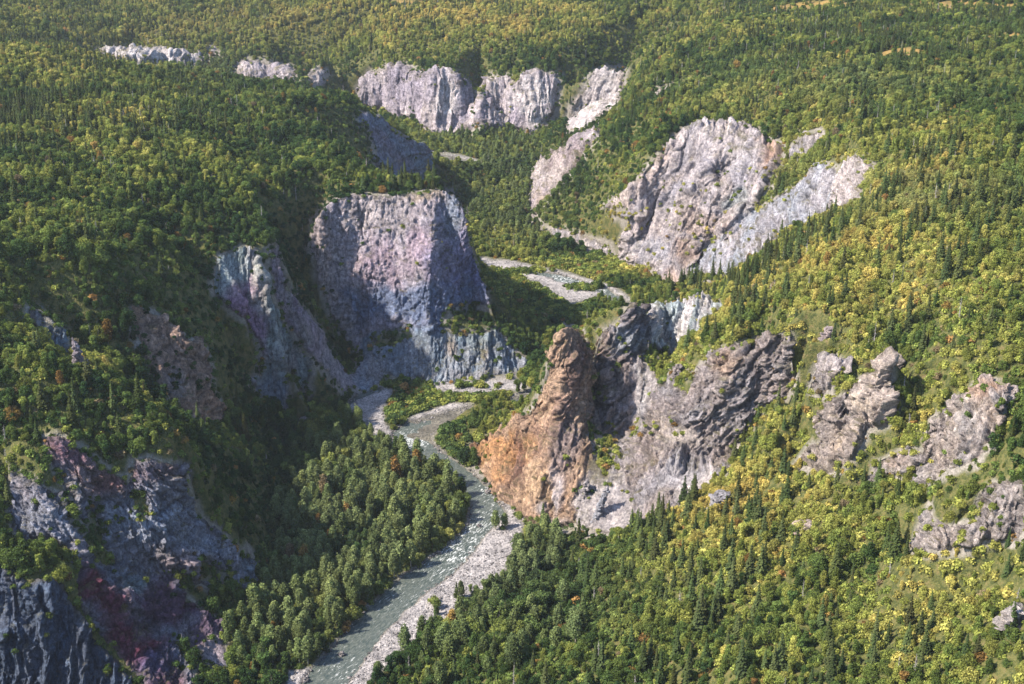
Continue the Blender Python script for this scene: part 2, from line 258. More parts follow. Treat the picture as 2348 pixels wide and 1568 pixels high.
def cell(p, seed=0):                      # F1, F2 of a cellular pattern, the cell's id value and a random plane over each cell
    i = np.floor(p).astype(np.int64); n = len(p)
    f1 = np.full(n, 9.0); f2 = np.full(n, 9.0); idv = np.zeros(n); pl = np.zeros(n)
    for dx in (-1, 0, 1):
        for dy in (-1, 0, 1):
            for dz in (-1, 0, 1):
                a, b, c = i[:, 0] + dx, i[:, 1] + dy, i[:, 2] + dz
                ha, hb, hc = _hash(a, b, c, seed), _hash(a, b, c, seed + 1), _hash(a, b, c, seed + 2)
                q = p - np.stack([a + ha, b + hb, c + hc], 1)
                d = np.sqrt((q ** 2).sum(1))
                m = d < f1; h5 = _hash(a, b, c, seed + 5)
                g = q[:, 0] * (hb - .5) + q[:, 1] * (hc - .5) + q[:, 2] * (h5 - .5)
                f2 = np.where(m, f1, np.minimum(f2, d)); idv = np.where(m, h5, idv); pl = np.where(m, g, pl); f1 = np.where(m, d, f1)
    return f1, f2, idv, pl * 2
def inpoly(x, y, poly):
    x = np.asarray(x); y = np.asarray(y)
    px = np.array([q[0] for q in poly], float); py = np.array([q[1] for q in poly], float)
    r = np.zeros(x.shape, bool)
    bb = np.nonzero((x >= px.min()) & (x <= px.max()) & (y >= py.min()) & (y <= py.max()))[0]
    if not len(bb): return r
    X, Y = x[bb], y[bb]; c = np.zeros(len(bb), bool)
    j = len(px) - 1
    for k in range(len(px)):
        if py[k] != py[j]:
            c ^= ((py[k] > Y) != (py[j] > Y)) & (X < (px[j] - px[k]) * (Y - py[k]) / (py[j] - py[k]) + px[k])
        j = k
    r[bb] = c
    return r
def polydist(x, y, poly):
    px = np.array([q[0] for q in poly], float); py = np.array([q[1] for q in poly], float)
    d = np.full(x.shape, 1e9)
    for k in range(len(px)):
        ax, ay, bx, by = px[k - 1], py[k - 1], px[k], py[k]
        vx, vy = bx - ax, by - ay; l = vx * vx + vy * vy + 1e-9
        t = np.clip(((x - ax) * vx + (y - ay) * vy) / l, 0, 1)
        d = np.minimum(d, np.hypot(x - ax - t * vx, y - ay - t * vy))
    return d

# ------------------------------------------------------------------ triangulate the skeleton and refine it
pts = []
for line in L:
    for k, a in enumerate(line):
        pts.append(a)
        if k + 1 < len(line):
            b = line[k + 1]; d = math.dist(a, b)
            n = max(1, int(math.hypot(a[0]-b[0], a[1]-b[1]) / 7)) if d < 400 else 1
            for q in range(1, n):
                t = q / n; pts.append(tuple(a[i] + (b[i] - a[i]) * t for i in range(3)))
uniq = {}
for p in pts:
    uniq.setdefault((round(p[0] / 2.2), round(p[1] / 2.2)), p)
pts = list(uniq.values())
res = delaunay_2d_cdt([Vector((p[0], p[1])) for p in pts], [], [], 0, 1e-4)
V = np.array([[v.x, v.y, 0] for v in res[0]])
for k, o in enumerate(res[3]):
    V[k, 2] = pts[o[0]][2]
T = np.array([list(f) for f in res[2]], np.int64)
a, b, c = V[T[:, 0]], V[T[:, 1]], V[T[:, 2]]
cr = (b[:, 0]-a[:, 0])*(c[:, 1]-a[:, 1]) - (b[:, 1]-a[:, 1])*(c[:, 0]-a[:, 0])
T[cr < 0] = T[cr < 0][:, ::-1]
FK = F2 * 1024 / 2347.0

def split(V, T, thr, extra=()):
    """split every edge longer than its threshold; thr: per triangle, pixels of the scored picture"""
    E = np.concatenate([T[:, [0, 1]], T[:, [1, 2]], T[:, [2, 0]]]); Es = np.sort(E, 1)
    key = Es[:, 0] * (len(V) + 1) + Es[:, 1]
    uk, inv = np.unique(key, return_inverse=True)
    ua, ub = uk // (len(V) + 1), uk % (len(V) + 1)
    A, B = V[ua], V[ub]; mid = (A + B) / 2
    dist = np.linalg.norm(mid - np.array([0, 0, CAMZ]), axis=1)
    px = np.linalg.norm(A - B, axis=1) / dist * FK
    th = np.full(len(uk), 1e9); np.minimum.at(th, inv, np.tile(thr, 3))
    mark = px > th
    if not mark.any(): return V, T, [x for x in extra], False
    nid = np.full(len(uk), -1, np.int64); nid[mark] = len(V) + np.arange(mark.sum())
    V2 = np.concatenate([V, mid[mark]])
    ex = [np.concatenate([x, (x[ua[mark]] + x[ub[mark]]) / 2]) for x in extra]
    n = len(T); m0, m1, m2 = nid[inv[:n]], nid[inv[n:2*n]], nid[inv[2*n:]]
    out = []
    cnt = (m0 >= 0).astype(int) + (m1 >= 0) + (m2 >= 0)
    out.append(T[cnt == 0])
    for r in range(3):                     # rotate so the pattern is canonical
        t = np.roll(T, -r, 1); a0, a1, a2 = [(m0, m1, m2), (m1, m2, m0), (m2, m0, m1)][r]
        s = (cnt == 1) & (a0 >= 0)
        if s.any():
            q = t[s]; m = a0[s]; out += [np.stack([q[:, 0], m, q[:, 2]], 1), np.stack([m, q[:, 1], q[:, 2]], 1)]
        s = (cnt == 2) & (a2 < 0)
        if s.any():
            q = t[s]; m, k = a0[s], a1[s]
            out += [np.stack([m, q[:, 1], k], 1)]
            d1 = np.linalg.norm(V2[m] - V2[q[:, 2]], axis=1); d2 = np.linalg.norm(V2[k] - V2[q[:, 0]], axis=1)
            sh = (d1 < d2)[:, None]
            out += [np.where(sh, np.stack([q[:, 0], m, q[:, 2]], 1), np.stack([q[:, 0], m, k], 1)),
                    np.where(sh, np.stack([m, k, q[:, 2]], 1), np.stack([q[:, 0], k, q[:, 2]], 1))]
    s = cnt == 3
    if s.any():
        q = T[s]; x, y, z = m0[s], m1[s], m2[s]
        out += [np.stack([q[:, 0], x, z], 1), np.stack([x, q[:, 1], y], 1), np.stack([z, y, q[:, 2]], 1), np.stack([x, y, z], 1)]
    return V2, np.concatenate(out), ex, True
def edges_of(T):
    E = np.sort(np.concatenate([T[:, [0, 1]], T[:, [1, 2]], T[:, [2, 0]]]), 1)
    return np.unique(E, axis=0)
def relax(V, T, w, it, xyz=False):
    E = edges_of(T); deg = np.bincount(E.ravel(), minlength=len(V))[:, None] + 1e-9
    for _ in range(it):
        s = np.zeros_like(V); np.add.at(s, E[:, 0], V[E[:, 1]]); np.add.at(s, E[:, 1], V[E[:, 0]])
        d = s / deg - V
        if not xyz: d[:, :2] = 0
        V = V + d * w[:, None]
    return V
def frame_w(V, T):
    c = V[T].mean(1); u, v, d = project(c)
    return (u > -150) & (u < 2500) & (v > -60) & (v < 1750)
pin = np.ones(len(V))
for it in range(7):
    inf = frame_w(V, T)
    V, T, (pin,), more = split(V, T, np.where(inf, 13.0, 60.0), [pin])
    if not more: break
w_ = np.where(pin > 0.999, 0.0, 0.5)
V = relax(V, T, w_, 30)
V = relax(V, T, np.full(len(V), 0.35), 2)
# gentle large undulation away from the cliffs
und = ridged(V / 75.0, 3, 3) * 5.5 + fbm(V / 30.0, 2, 4) * 2.0
u_, v_, d_ = project(V)
fl = np.clip((V[:, 2] - floor_z(V[:, 1]) - 4) / 15, 0, 1)
near_rock = np.full(len(V), 1e9)
for k, pl in ROCKS.items():
    bb = np.array(pl); sel = (u_ > bb[:, 0].min() - 60) & (u_ < bb[:, 0].max() + 60) & (v_ > bb[:, 1].min() - 60) & (v_ < bb[:, 1].max() + 60)
    if sel.any(): near_rock[sel] = np.minimum(near_rock[sel], np.where(inpoly(u_[sel], v_[sel], pl), 0, polydist(u_[sel], v_[sel], pl)))
V[:, 2] += und * fl * np.clip(near_rock / 50, 0, 1)
EYE = Vector((0, 0, CAMZ))
coarse = BVHTree.FromPolygons([tuple(x) for x in V.tolist()], [tuple(t) for t in T.tolist()])
names = list(ROCKS)
# label and depth maps of the photo grid (2 units per cell) to look triangles up in
GX, GY = np.meshgrid(np.arange(-60, 2410, 2.0), np.arange(-40, 1640, 2.0)); GS = GX.shape
lab = np.full(GX.size, -1, np.int16)
for k, nm in enumerate(names): lab[inpoly(GX.ravel(), GY.ravel(), ROCKS[nm])] = k
for pk in POCKETS: lab[inpoly(GX.ravel(), GY.ravel(), pk)] = -1
lab = lab.reshape(GS)
dep = np.full(((GS[0] + 2) // 3, (GS[1] + 2) // 3), 1e9)
for j in range(dep.shape[0]):
    for i in range(dep.shape[1]):
        r = Vector(ray(GX[0, i * 3], GY[j * 3, 0])).normalized(); h = coarse.ray_cast(EYE, r, 6000)
        if h[0] is not None: dep[j, i] = h[3]
dd = dep.copy()
for sy in (-1, 0, 1):
    for sx in (-1, 0, 1): dd = np.maximum(dd, np.roll(dep, (sy, sx), (0, 1)))
def gi(u, v, st=1):
    return (np.clip(((v + 40) / 2 / st).round().astype(int), 0, (GS[0] - 1) // st), np.clip(((u + 60) / 2 / st).round().astype(int), 0, (GS[1] - 1) // st))
def seen(p, tol=6.0):
    u, v, d = project(p); L_ = np.linalg.norm(p - np.array([0, 0, CAMZ]), axis=1)
    return (L_ < dd[gi(u, v, 3)] + tol) & (u > -60) & (u < 2405) & (v > -40) & (v < 1635)
def classify(V, T, back=False):
    """rock id of each triangle (-1: ground): its middle is seen from the helicopter inside that outline"""
    c = V[T].mean(1); u, v, d = project(c)
    rid = np.full(len(T), -1)
    nr = np.nonzero((lab[gi(u, v)] >= 0) | (lab[gi(u - 9, v - 9)] >= 0) | (lab[gi(u + 9, v + 9)] >= 0) | (lab[gi(u + 9, v - 9)] >= 0) | (lab[gi(u - 9, v + 9)] >= 0))[0]
    if not len(nr): return rid
    cc = c[nr]
    wx, wy = fbm(cc / 8.0, 4, 21, .65) * 15, fbm(cc / 8.0, 4, 22, .65) * 15
    rid[nr] = np.where(seen(cc), lab[gi(u[nr] + wx, v[nr] + wy)], -1)
    if back:      # hidden steep backs belong to the rock they back
        n = np.cross(V[T[:, 1]] - V[T[:, 0]], V[T[:, 2]] - V[T[:, 0]]); n /= np.linalg.norm(n, axis=1)[:, None] + 1e-12
        sn = seen(c)
        st = np.nonzero((rid < 0) & (n[:, 2] < 0.6) & (d < 1150) & ~sn)[0]
        good = np.nonzero(rid >= 0)[0]; g = good[::max(1, len(good) // 12000)]
        kd = KDTree(len(g))
        for i in g: kd.insert(c[i], int(rid[i]))
        kd.balance()
        for i in st:
            q = kd.find(c[i])
            if q[2] < 9: rid[i] = q[1]
    return rid
import time as _t; t0 = _t.time()
QUAL = 1.0
for it in range(9):
    inf = frame_w(V, T); rid = classify(V, T)
    c = V[T].mean(1); fz = c[:, 2] - floor_z(c[:, 1])
    thr = np.where(inf, np.where(fz < 3.0, 3.2, 7.5), 60.0)
    thr = np.where(rid >= 0, 1.5 * QUAL, thr)
    V, T, _, more = split(V, T, thr)
    if not more: break
rid = classify(V, T, True)
print('terrain', len(V), len(T), 'rock', (rid >= 0).sum(), 'iters', it, 'time', _t.time() - t0)

def vnormals(V, T):
    n = np.cross(V[T[:, 1]] - V[T[:, 0]], V[T[:, 2]] - V[T[:, 0]])
    N = np.zeros_like(V)
    for k in range(3): np.add.at(N, T[:, k], n)
    return N / (np.linalg.norm(N, axis=1)[:, None] + 1e-12)
def mesh_obj(name, V, T, mat, attrs=None, smooth=True):
    me = bpy.data.meshes.new(name)
    me.vertices.add(len(V)); me.vertices.foreach_set('co', np.asarray(V, np.float32).ravel())
    k = T.shape[1]
    me.loops.add(len(T) * k); me.polygons.add(len(T))
    me.loops.foreach_set('vertex_index', np.asarray(T, np.int32).ravel())
    me.polygons.foreach_set('loop_start', np.arange(0, len(T) * k, k, dtype=np.int32))
    me.polygons.foreach_set('loop_total', np.full(len(T), k, np.int32))
    me.update(calc_edges=True)
    if smooth: me.polygons.foreach_set('use_smooth', np.ones(len(T), bool))
    for an, (ty, dat) in (attrs or {}).items():
        at = me.attributes.new(an, ty, 'POINT')
        if ty == 'FLOAT': at.data.foreach_set('value', np.asarray(dat, np.float32))
        elif ty == 'FLOAT_COLOR':
            q = np.ones((len(V), 4), np.float32); q[:, :3] = dat; at.data.foreach_set('color', q.ravel())
        elif ty == 'FLOAT_VECTOR': at.data.foreach_set('vector', np.asarray(dat, np.float32).ravel())
    if mat: me.materials.append(mat)
    o = bpy.data.objects.new(name, me); C.objects.link(o)
    return o
def take(T, sel):
    t = T[sel]; u, inv = np.unique(t, return_inverse=True)
    return u, inv.reshape(t.shape)
# ------------------------------------------------------------------ materials
def nmat(name):
    m = bpy.data.materials.new(name); m.use_nodes = True
    return m, m.node_tree.nodes, m.node_tree.links, m.node_tree.nodes['Principled BSDF']
def N(ns, ty, **kw):
    n = ns.new(ty)
    for k, v in kw.items():
        if k.startswith('i_'): n.inputs[k[2:].replace('_', ' ')].default_value = v
        else: setattr(n, k, v)
    return n
def ramp(ns, ls, src, stops):
    r = ns.new('ShaderNodeValToRGB'); e = r.color_ramp.elements
    while len(e) < len(stops): e.new(0.5)
    for k, (p, c) in enumerate(stops):
        e[k].position = p; e[k].color = (*c, 1) if len(c) == 3 else c
    ls.new(src, r.inputs[0]); return r.outputs[0]
def mixc(ns, ls, a, b, fac, mode='MIX'):
    m = ns.new('ShaderNodeMix'); m.data_type = 'RGBA'; m.blend_type = mode
    for s, x in ((m.inputs[6], a), (m.inputs[7], b), (m.inputs[0], fac)):
        if isinstance(x, (float, int)): s.default_value = x
        elif isinstance(x, tuple): s.default_value = (*x, 1)
        else: ls.new(x, s)
    return m.outputs[2]
# rock: the colour of each place on the rock is stored on the mesh; speckle, dark crevice lines and grain are added here
m_rock, ns, ls, bs = nmat('bare_rock')
geo = ns.new('ShaderNodeNewGeometry'); at = N(ns, 'ShaderNodeAttribute', attribute_name='rock_color')
n1 = N(ns, 'ShaderNodeTexNoise', i_Scale=0.55, i_Detail=8.0, i_Roughness=0.7); ls.new(geo.outputs['Position'], n1.inputs['Vector'])
n2 = N(ns, 'ShaderNodeTexNoise', i_Scale=1.9, i_Detail=6.0, i_Roughness=0.75); ls.new(geo.outputs['Position'], n2.inputs['Vector'])
vo = N(ns, 'ShaderNodeTexVoronoi', i_Scale=0.85); vo.feature = 'DISTANCE_TO_EDGE'; ls.new(geo.outputs['Position'], vo.inputs['Vector'])
mp = ns.new('ShaderNodeMapping'); mp.inputs['Scale'].default_value = (.5, .5, .07); ls.new(geo.outputs['Position'], mp.inputs[0])
n3 = N(ns, 'ShaderNodeTexNoise', i_Scale=1.0, i_Detail=5.0, i_Roughness=0.6); ls.new(mp.outputs[0], n3.inputs['Vector'])
c1 = mixc(ns, ls, at.outputs['Color'], ramp(ns, ls, n1.outputs[0], [(.30, (.30, .29, .33)), (.5, (1, 1, 1)), (.68, (1.75, 1.68, 1.6))]), 0.9, 'MULTIPLY')
c2 = mixc(ns, ls, c1, ramp(ns, ls, n2.outputs[0], [(.35, (.6, .6, .62)), (.5, (1, 1, 1)), (.66, (1.35, 1.33, 1.3))]), 0.6, 'MULTIPLY')
c3 = mixc(ns, ls, c2, ramp(ns, ls, n3.outputs[0], [(.36, (.62, .6, .64)), (.55, (1.1, 1.1, 1.1))]), 0.6, 'MULTIPLY')
c4 = mixc(ns, ls, c3, ramp(ns, ls, vo.outputs['Distance'], [(.0, (.45, .43, .45)), (.06, (1, 1, 1))]), 0.25, 'MULTIPLY')
mp2 = ns.new('ShaderNodeMapping'); mp2.inputs['Scale'].default_value = (.34, .2, .12); mp2.inputs['Rotation'].default_value = (0, .35, 0); ls.new(geo.outputs['Position'], mp2.inputs[0])
n4 = N(ns, 'ShaderNodeTexNoise', i_Scale=1.0, i_Detail=7.0, i_Roughness=0.72, i_Distortion=.6); ls.new(mp2.outputs[0], n4.inputs['Vector'])
sb = N(ns, 'ShaderNodeMath', operation='SUBTRACT'); ls.new(n4.outputs[0], sb.inputs[0]); sb.inputs[1].default_value = .5
ab = N(ns, 'ShaderNodeMath', operation='ABSOLUTE'); ls.new(sb.outputs[0], ab.inputs[0])
c4 = mixc(ns, ls, c4, ramp(ns, ls, ab.outputs[0], [(.0, (.30, .28, .31)), (.028, (1, 1, 1)), (.16, (1.12, 1.1, 1.08))]), 0.75, 'MULTIPLY')
ls.new(c4, bs.inputs['Base Color']); bs.inputs['Roughness'].default_value = 0.92; bs.inputs['Specular IOR Level'].default_value = 0.2
bp = N(ns, 'ShaderNodeBump', i_Strength=1.0, i_Distance=1.5)
hs = N(ns, 'ShaderNodeMath', operation='ADD'); ls.new(n2.outputs[0], hs.inputs[0]); ls.new(n1.outputs[0], hs.inputs[1])
ls.new(hs.outputs[0], bp.inputs['Height']); ls.new(bp.outputs[0], bs.inputs['Normal'])

# ------------------------------------------------------------------ rock shapes
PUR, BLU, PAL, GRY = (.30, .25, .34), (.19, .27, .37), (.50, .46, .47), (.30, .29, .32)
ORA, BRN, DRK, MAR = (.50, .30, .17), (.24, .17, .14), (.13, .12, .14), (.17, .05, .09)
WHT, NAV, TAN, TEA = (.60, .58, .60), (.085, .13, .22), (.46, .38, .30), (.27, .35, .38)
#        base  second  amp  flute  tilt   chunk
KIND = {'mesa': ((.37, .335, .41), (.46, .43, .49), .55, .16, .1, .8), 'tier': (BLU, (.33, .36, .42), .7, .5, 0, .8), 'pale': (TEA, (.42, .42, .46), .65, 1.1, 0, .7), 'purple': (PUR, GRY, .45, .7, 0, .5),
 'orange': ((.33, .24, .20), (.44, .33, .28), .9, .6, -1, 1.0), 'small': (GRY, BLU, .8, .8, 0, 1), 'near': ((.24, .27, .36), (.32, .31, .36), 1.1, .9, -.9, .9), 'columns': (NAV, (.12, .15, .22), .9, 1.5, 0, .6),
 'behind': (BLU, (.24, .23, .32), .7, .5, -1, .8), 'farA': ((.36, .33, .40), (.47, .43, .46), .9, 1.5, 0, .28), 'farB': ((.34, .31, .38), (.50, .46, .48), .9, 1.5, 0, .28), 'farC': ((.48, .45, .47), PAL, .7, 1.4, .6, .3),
 'farD': (PAL, GRY, .6, 1, 0, .7), 'farE': ((.33, .31, .38), PAL, .8, 1.6, 0, .25), 'farF': (PAL, GRY, .7, 1.5, 0, .7), 'farG': ((.50, .47, .50), WHT, .8, 1.6, 0, .25), 'farH': (PAL, GRY, .6, 1, 0, .6),
 'fin': ((.33, .29, .34), PAL, .9, 1.5, .8, .6), 'white': ((.50, .45, .46), (.34, .33, .38), .85, 1.7, .6, .55), 'shoulder': ((.34, .38, .46), (.42, .41, .46), .7, .5, .5, 1.1), 'knob': (PAL, GRY, .7, 1, 0, .8),
 'block': ((.55, .50, .52), PAL, .8, .8, 0, 1.1), 'bank': (PAL, GRY, .4, 1, 0, .5), 'spire': ((.56, .40, .29), (.40, .28, .21), 1.0, 1.1, .5, .75), 'ridge': ((.31, .26, .25), (.24, .22, .25), 1.1, 1.1, .8, 1.0),
 'blue': ((.46, .55, .60), WHT, .8, 1.2, .3, 1.0), 'wall': ((.36, .31, .30), (.30, .29, .32), 1.05, 1.2, .9, 1.0), 'scree': ((.48, .45, .46), (.40, .38, .40), .45, .6, .6, .5),
 'outA': ((.38, .35, .36), PAL, 1.05, 1.2, .4, 1.0), 'outB': ((.38, .34, .33), (.46, .40, .37), 1.15, 1.3, .4, 1.05), 'outC': ((.50, .48, .50), (.40, .34, .31), 1.05, 1.1, .4, 1.1), 'outD': ((.46, .43, .44), (.36, .32, .31), 1.0, 1.0, .3, .9)}
# patches of another rock colour, some with blue shade and sunlit sides painted in: centre, radii (photo grid), colour, strength
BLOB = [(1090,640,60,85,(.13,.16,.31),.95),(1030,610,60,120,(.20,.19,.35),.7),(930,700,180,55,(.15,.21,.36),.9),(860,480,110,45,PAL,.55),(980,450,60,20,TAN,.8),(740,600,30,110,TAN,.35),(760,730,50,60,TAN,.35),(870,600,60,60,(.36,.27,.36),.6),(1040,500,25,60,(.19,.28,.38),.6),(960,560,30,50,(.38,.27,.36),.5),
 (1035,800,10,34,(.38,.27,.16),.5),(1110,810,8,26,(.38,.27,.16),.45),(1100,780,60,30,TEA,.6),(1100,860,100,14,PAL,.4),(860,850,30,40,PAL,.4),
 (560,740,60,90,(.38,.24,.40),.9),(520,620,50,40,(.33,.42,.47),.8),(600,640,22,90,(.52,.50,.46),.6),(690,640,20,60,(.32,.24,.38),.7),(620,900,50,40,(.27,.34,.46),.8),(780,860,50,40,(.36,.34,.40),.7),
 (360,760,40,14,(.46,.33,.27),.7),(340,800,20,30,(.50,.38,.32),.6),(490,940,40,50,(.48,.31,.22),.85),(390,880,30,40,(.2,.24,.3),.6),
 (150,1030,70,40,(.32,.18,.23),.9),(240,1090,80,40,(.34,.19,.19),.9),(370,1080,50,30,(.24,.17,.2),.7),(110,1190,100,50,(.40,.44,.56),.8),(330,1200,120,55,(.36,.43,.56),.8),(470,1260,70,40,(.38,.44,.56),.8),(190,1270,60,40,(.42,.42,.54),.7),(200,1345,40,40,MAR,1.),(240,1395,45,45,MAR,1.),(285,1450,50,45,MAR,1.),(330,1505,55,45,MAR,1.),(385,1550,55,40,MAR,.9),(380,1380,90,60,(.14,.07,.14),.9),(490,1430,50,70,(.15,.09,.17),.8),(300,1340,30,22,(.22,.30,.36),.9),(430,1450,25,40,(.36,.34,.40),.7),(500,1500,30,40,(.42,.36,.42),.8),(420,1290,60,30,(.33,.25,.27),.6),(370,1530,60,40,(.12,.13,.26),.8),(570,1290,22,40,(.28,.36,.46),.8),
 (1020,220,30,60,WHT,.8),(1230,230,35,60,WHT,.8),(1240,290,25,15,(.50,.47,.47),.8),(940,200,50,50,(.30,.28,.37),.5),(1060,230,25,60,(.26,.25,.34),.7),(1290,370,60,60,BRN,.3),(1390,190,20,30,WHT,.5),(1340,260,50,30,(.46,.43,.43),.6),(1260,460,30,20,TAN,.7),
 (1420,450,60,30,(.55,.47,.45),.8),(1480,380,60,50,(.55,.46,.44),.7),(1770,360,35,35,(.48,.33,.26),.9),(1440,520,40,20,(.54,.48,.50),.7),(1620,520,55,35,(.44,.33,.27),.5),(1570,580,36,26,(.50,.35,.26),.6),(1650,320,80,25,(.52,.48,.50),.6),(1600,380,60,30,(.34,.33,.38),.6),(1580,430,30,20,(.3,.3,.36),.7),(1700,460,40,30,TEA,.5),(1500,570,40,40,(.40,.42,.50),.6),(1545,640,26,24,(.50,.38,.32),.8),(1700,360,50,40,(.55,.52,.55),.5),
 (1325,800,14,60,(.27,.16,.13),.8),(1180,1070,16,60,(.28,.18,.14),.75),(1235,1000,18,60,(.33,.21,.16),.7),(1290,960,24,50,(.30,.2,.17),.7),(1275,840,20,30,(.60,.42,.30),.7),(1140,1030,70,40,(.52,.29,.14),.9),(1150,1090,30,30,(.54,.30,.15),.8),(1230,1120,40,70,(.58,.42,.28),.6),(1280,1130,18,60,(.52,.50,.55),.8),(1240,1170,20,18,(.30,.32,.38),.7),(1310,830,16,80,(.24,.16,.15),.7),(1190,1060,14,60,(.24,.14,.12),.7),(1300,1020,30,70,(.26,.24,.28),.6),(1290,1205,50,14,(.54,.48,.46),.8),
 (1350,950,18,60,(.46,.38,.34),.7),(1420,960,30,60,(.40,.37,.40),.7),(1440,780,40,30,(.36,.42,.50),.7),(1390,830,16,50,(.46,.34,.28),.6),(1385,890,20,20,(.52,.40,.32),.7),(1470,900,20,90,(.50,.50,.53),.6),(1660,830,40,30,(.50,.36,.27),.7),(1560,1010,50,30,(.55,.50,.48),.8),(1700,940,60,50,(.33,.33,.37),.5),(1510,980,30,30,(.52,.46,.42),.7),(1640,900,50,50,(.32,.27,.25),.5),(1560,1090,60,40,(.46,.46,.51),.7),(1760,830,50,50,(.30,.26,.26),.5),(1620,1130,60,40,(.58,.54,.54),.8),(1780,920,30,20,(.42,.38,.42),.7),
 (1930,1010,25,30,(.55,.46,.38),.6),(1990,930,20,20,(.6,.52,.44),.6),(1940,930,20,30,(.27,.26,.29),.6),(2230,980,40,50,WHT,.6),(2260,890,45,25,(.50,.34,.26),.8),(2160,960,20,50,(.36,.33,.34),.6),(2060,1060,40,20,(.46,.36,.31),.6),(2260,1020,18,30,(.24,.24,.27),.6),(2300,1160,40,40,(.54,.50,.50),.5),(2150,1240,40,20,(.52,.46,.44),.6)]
SMOOTH = [(1296,752,26,22),(1430,450,60,40),(1400,1180,60,60),(1545,640,30,30),(790,870,50,50),(500,1500,35,45),(1240,290,40,20),(1330,280,50,30),(1460,930,14,90),(1600,1110,110,30),(1570,1000,35,18),(1440,515,40,20),(820,890,40,20),(1500,1180,60,30)]

# keep the largest connected piece of each rock
def components(T, sel):
    ids = np.nonzero(sel)[0]; u, t = take(T, sel); par = np.arange(len(u))
    for _ in range(3000):
        mn = par[t].min(1); old = par.copy()
        for k in range(3): np.minimum.at(par, t[:, k], mn)
        par = par[par]
        if (par == old).all(): break
    return ids, par[t[:, 0]]
for k in range(len(names)):
    sel = rid == k
    if not sel.any(): print('no rock', names[k]); continue
    ids, lb = components(T, sel); vals, cnt = np.unique(lb, return_counts=True)
    rid[ids[lb != vals[cnt.argmax()]]] = -1
rockT = rid >= 0
onr = np.zeros(len(V), bool); onr[T[rockT].ravel()] = True
ong = np.zeros(len(V), bool); ong[T[~rockT].ravel()] = True
E = edges_of(T[rockT])
lay = np.where(onr & ~ong, 99.0, 0.0)
for _ in range(9):
    np.minimum.at(lay, E[:, 0], lay[E[:, 1]] + 1); np.minimum.at(lay, E[:, 1], lay[E[:, 0]] + 1)
ridx = np.nonzero(onr)[0]; loc = np.full(len(V), -1); loc[ridx] = np.arange(len(ridx)); Er = loc[E]
nR = len(ridx)
par = np.zeros((nR, 10)); cnt = np.zeros(nR)
tab = np.array([[*KIND[n][0], *KIND[n][1], *KIND[n][2:]] for n in names])
for k in range(3):
    q = loc[T[rockT][:, k]]; np.add.at(par, q, tab[rid[rockT]]); np.add.at(cnt, q, 1)
par /= cnt[:, None]
deg = np.bincount(Er.ravel(), minlength=nR)[:, None] + 1e-9
for _ in range(5):
    s = np.zeros_like(par); np.add.at(s, Er[:, 0], par[Er[:, 1]]); np.add.at(s, Er[:, 1], par[Er[:, 0]]); par = .4 * par + .6 * s / deg
X = V[ridx].copy(); u, v, d = project(X)
nrm = vnormals(V, T)
for _ in range(4):                                     # soft normals to push along
    s = np.zeros_like(nrm); EE = E; np.add.at(s, EE[:, 0], nrm[EE[:, 1]]); np.add.at(s, EE[:, 1], nrm[EE[:, 0]]); nrm = nrm + s; nrm /= np.linalg.norm(nrm, axis=1)[:, None] + 1e-12
n0 = nrm[ridx]
amp, flute, tilt, chunk = par[:, 6], par[:, 7], par[:, 8], par[:, 9]
sm = np.zeros(nR)
for (a, b, ra, rb) in SMOOTH: sm = np.maximum(sm, np.clip(1.6 - 1.2 * np.hypot((u - a) / ra, (v - b) / rb), 0, 1))
rough = 1 - 0.85 * sm
warp = np.stack([fbm(X / 16, 3, 41), fbm(X / 16, 3, 42), fbm(X / 16, 3, 43)], 1) * 3.2
Xw = X + warp
sl_ = np.clip(.3 + flute, .4, 1.0)
def strat(Xq, ang, lx, lz):
    """coordinates stretched along the dip of the beds"""
    a = np.radians(90 - 42 * ang); dx, dz = np.cos(a), np.sin(a)
    along = Xq[:, 0] * dx + Xq[:, 2] * dz; acr = -Xq[:, 0] * dz + Xq[:, 2] * dx
    return np.stack([acr / lx, Xq[:, 1] / (lx * 4), along / lz], 1)
sc = np.clip(d / 750, .75, 1.5)[:, None]
def sharp(x, p=1.6): return np.sign(x) * np.abs(x) ** p
f1 = ridged(strat(Xw, tilt, 10, 85) / sc, 3, 51, .6)      # gullies and sharp ribs down the face
f2 = ridged(strat(Xw + warp * .3, tilt, 3.6, 26) / sc, 3, 52, .65)
b1 = fbm(X / 20 / sc, 3, 53)
c1f, c2f, cid, pl1 = cell(strat(Xw, tilt, 5.0, 17 * sl_) / sc, 54); c3f, c4f, cid2, pl2 = cell(strat(X + warp * .4, tilt, 1.9, 6.0 * sl_) / sc, 55)
fine = ridged(X / 1.9 / sc, 2, 56, .7)
_, _, cid3, pl3 = cell(X / 2.6 / sc + warp * .15, 57)
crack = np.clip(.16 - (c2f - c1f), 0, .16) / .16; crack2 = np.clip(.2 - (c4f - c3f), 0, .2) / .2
bed = strat(Xw, tilt, 2.8, 60)[:, 0]; ledge = (bed + 1.3 * b1) % 1.0
disp = amp * rough * (3.4 * flute * f1 + 1.7 * flute * f2 + 1.6 * b1 + chunk * (2.6 * pl1 + 1.6 * (cid - .5) - 1.1 * crack + 1.9 * pl2 + 1.1 * (cid2 - .5) - .7 * crack2 + .9 * pl3 + .5 * (cid3 - .5)) + .35 * fine + 1.0 * (ledge - .5) * np.clip(tilt, 0, 1)) + .12 * fine + .2
disp *= sc[:, 0] ** .7
fall = np.clip(lay[ridx] / 4.0, 0, 1); fall = fall * fall * (3 - 2 * fall)
disp = disp * fall - (1 - np.clip(lay[ridx] / 2.0, 0, 1)) * .3
Y_ = X + n0 * disp[:, None]
VR = V.copy(); VR[ridx] = Y_
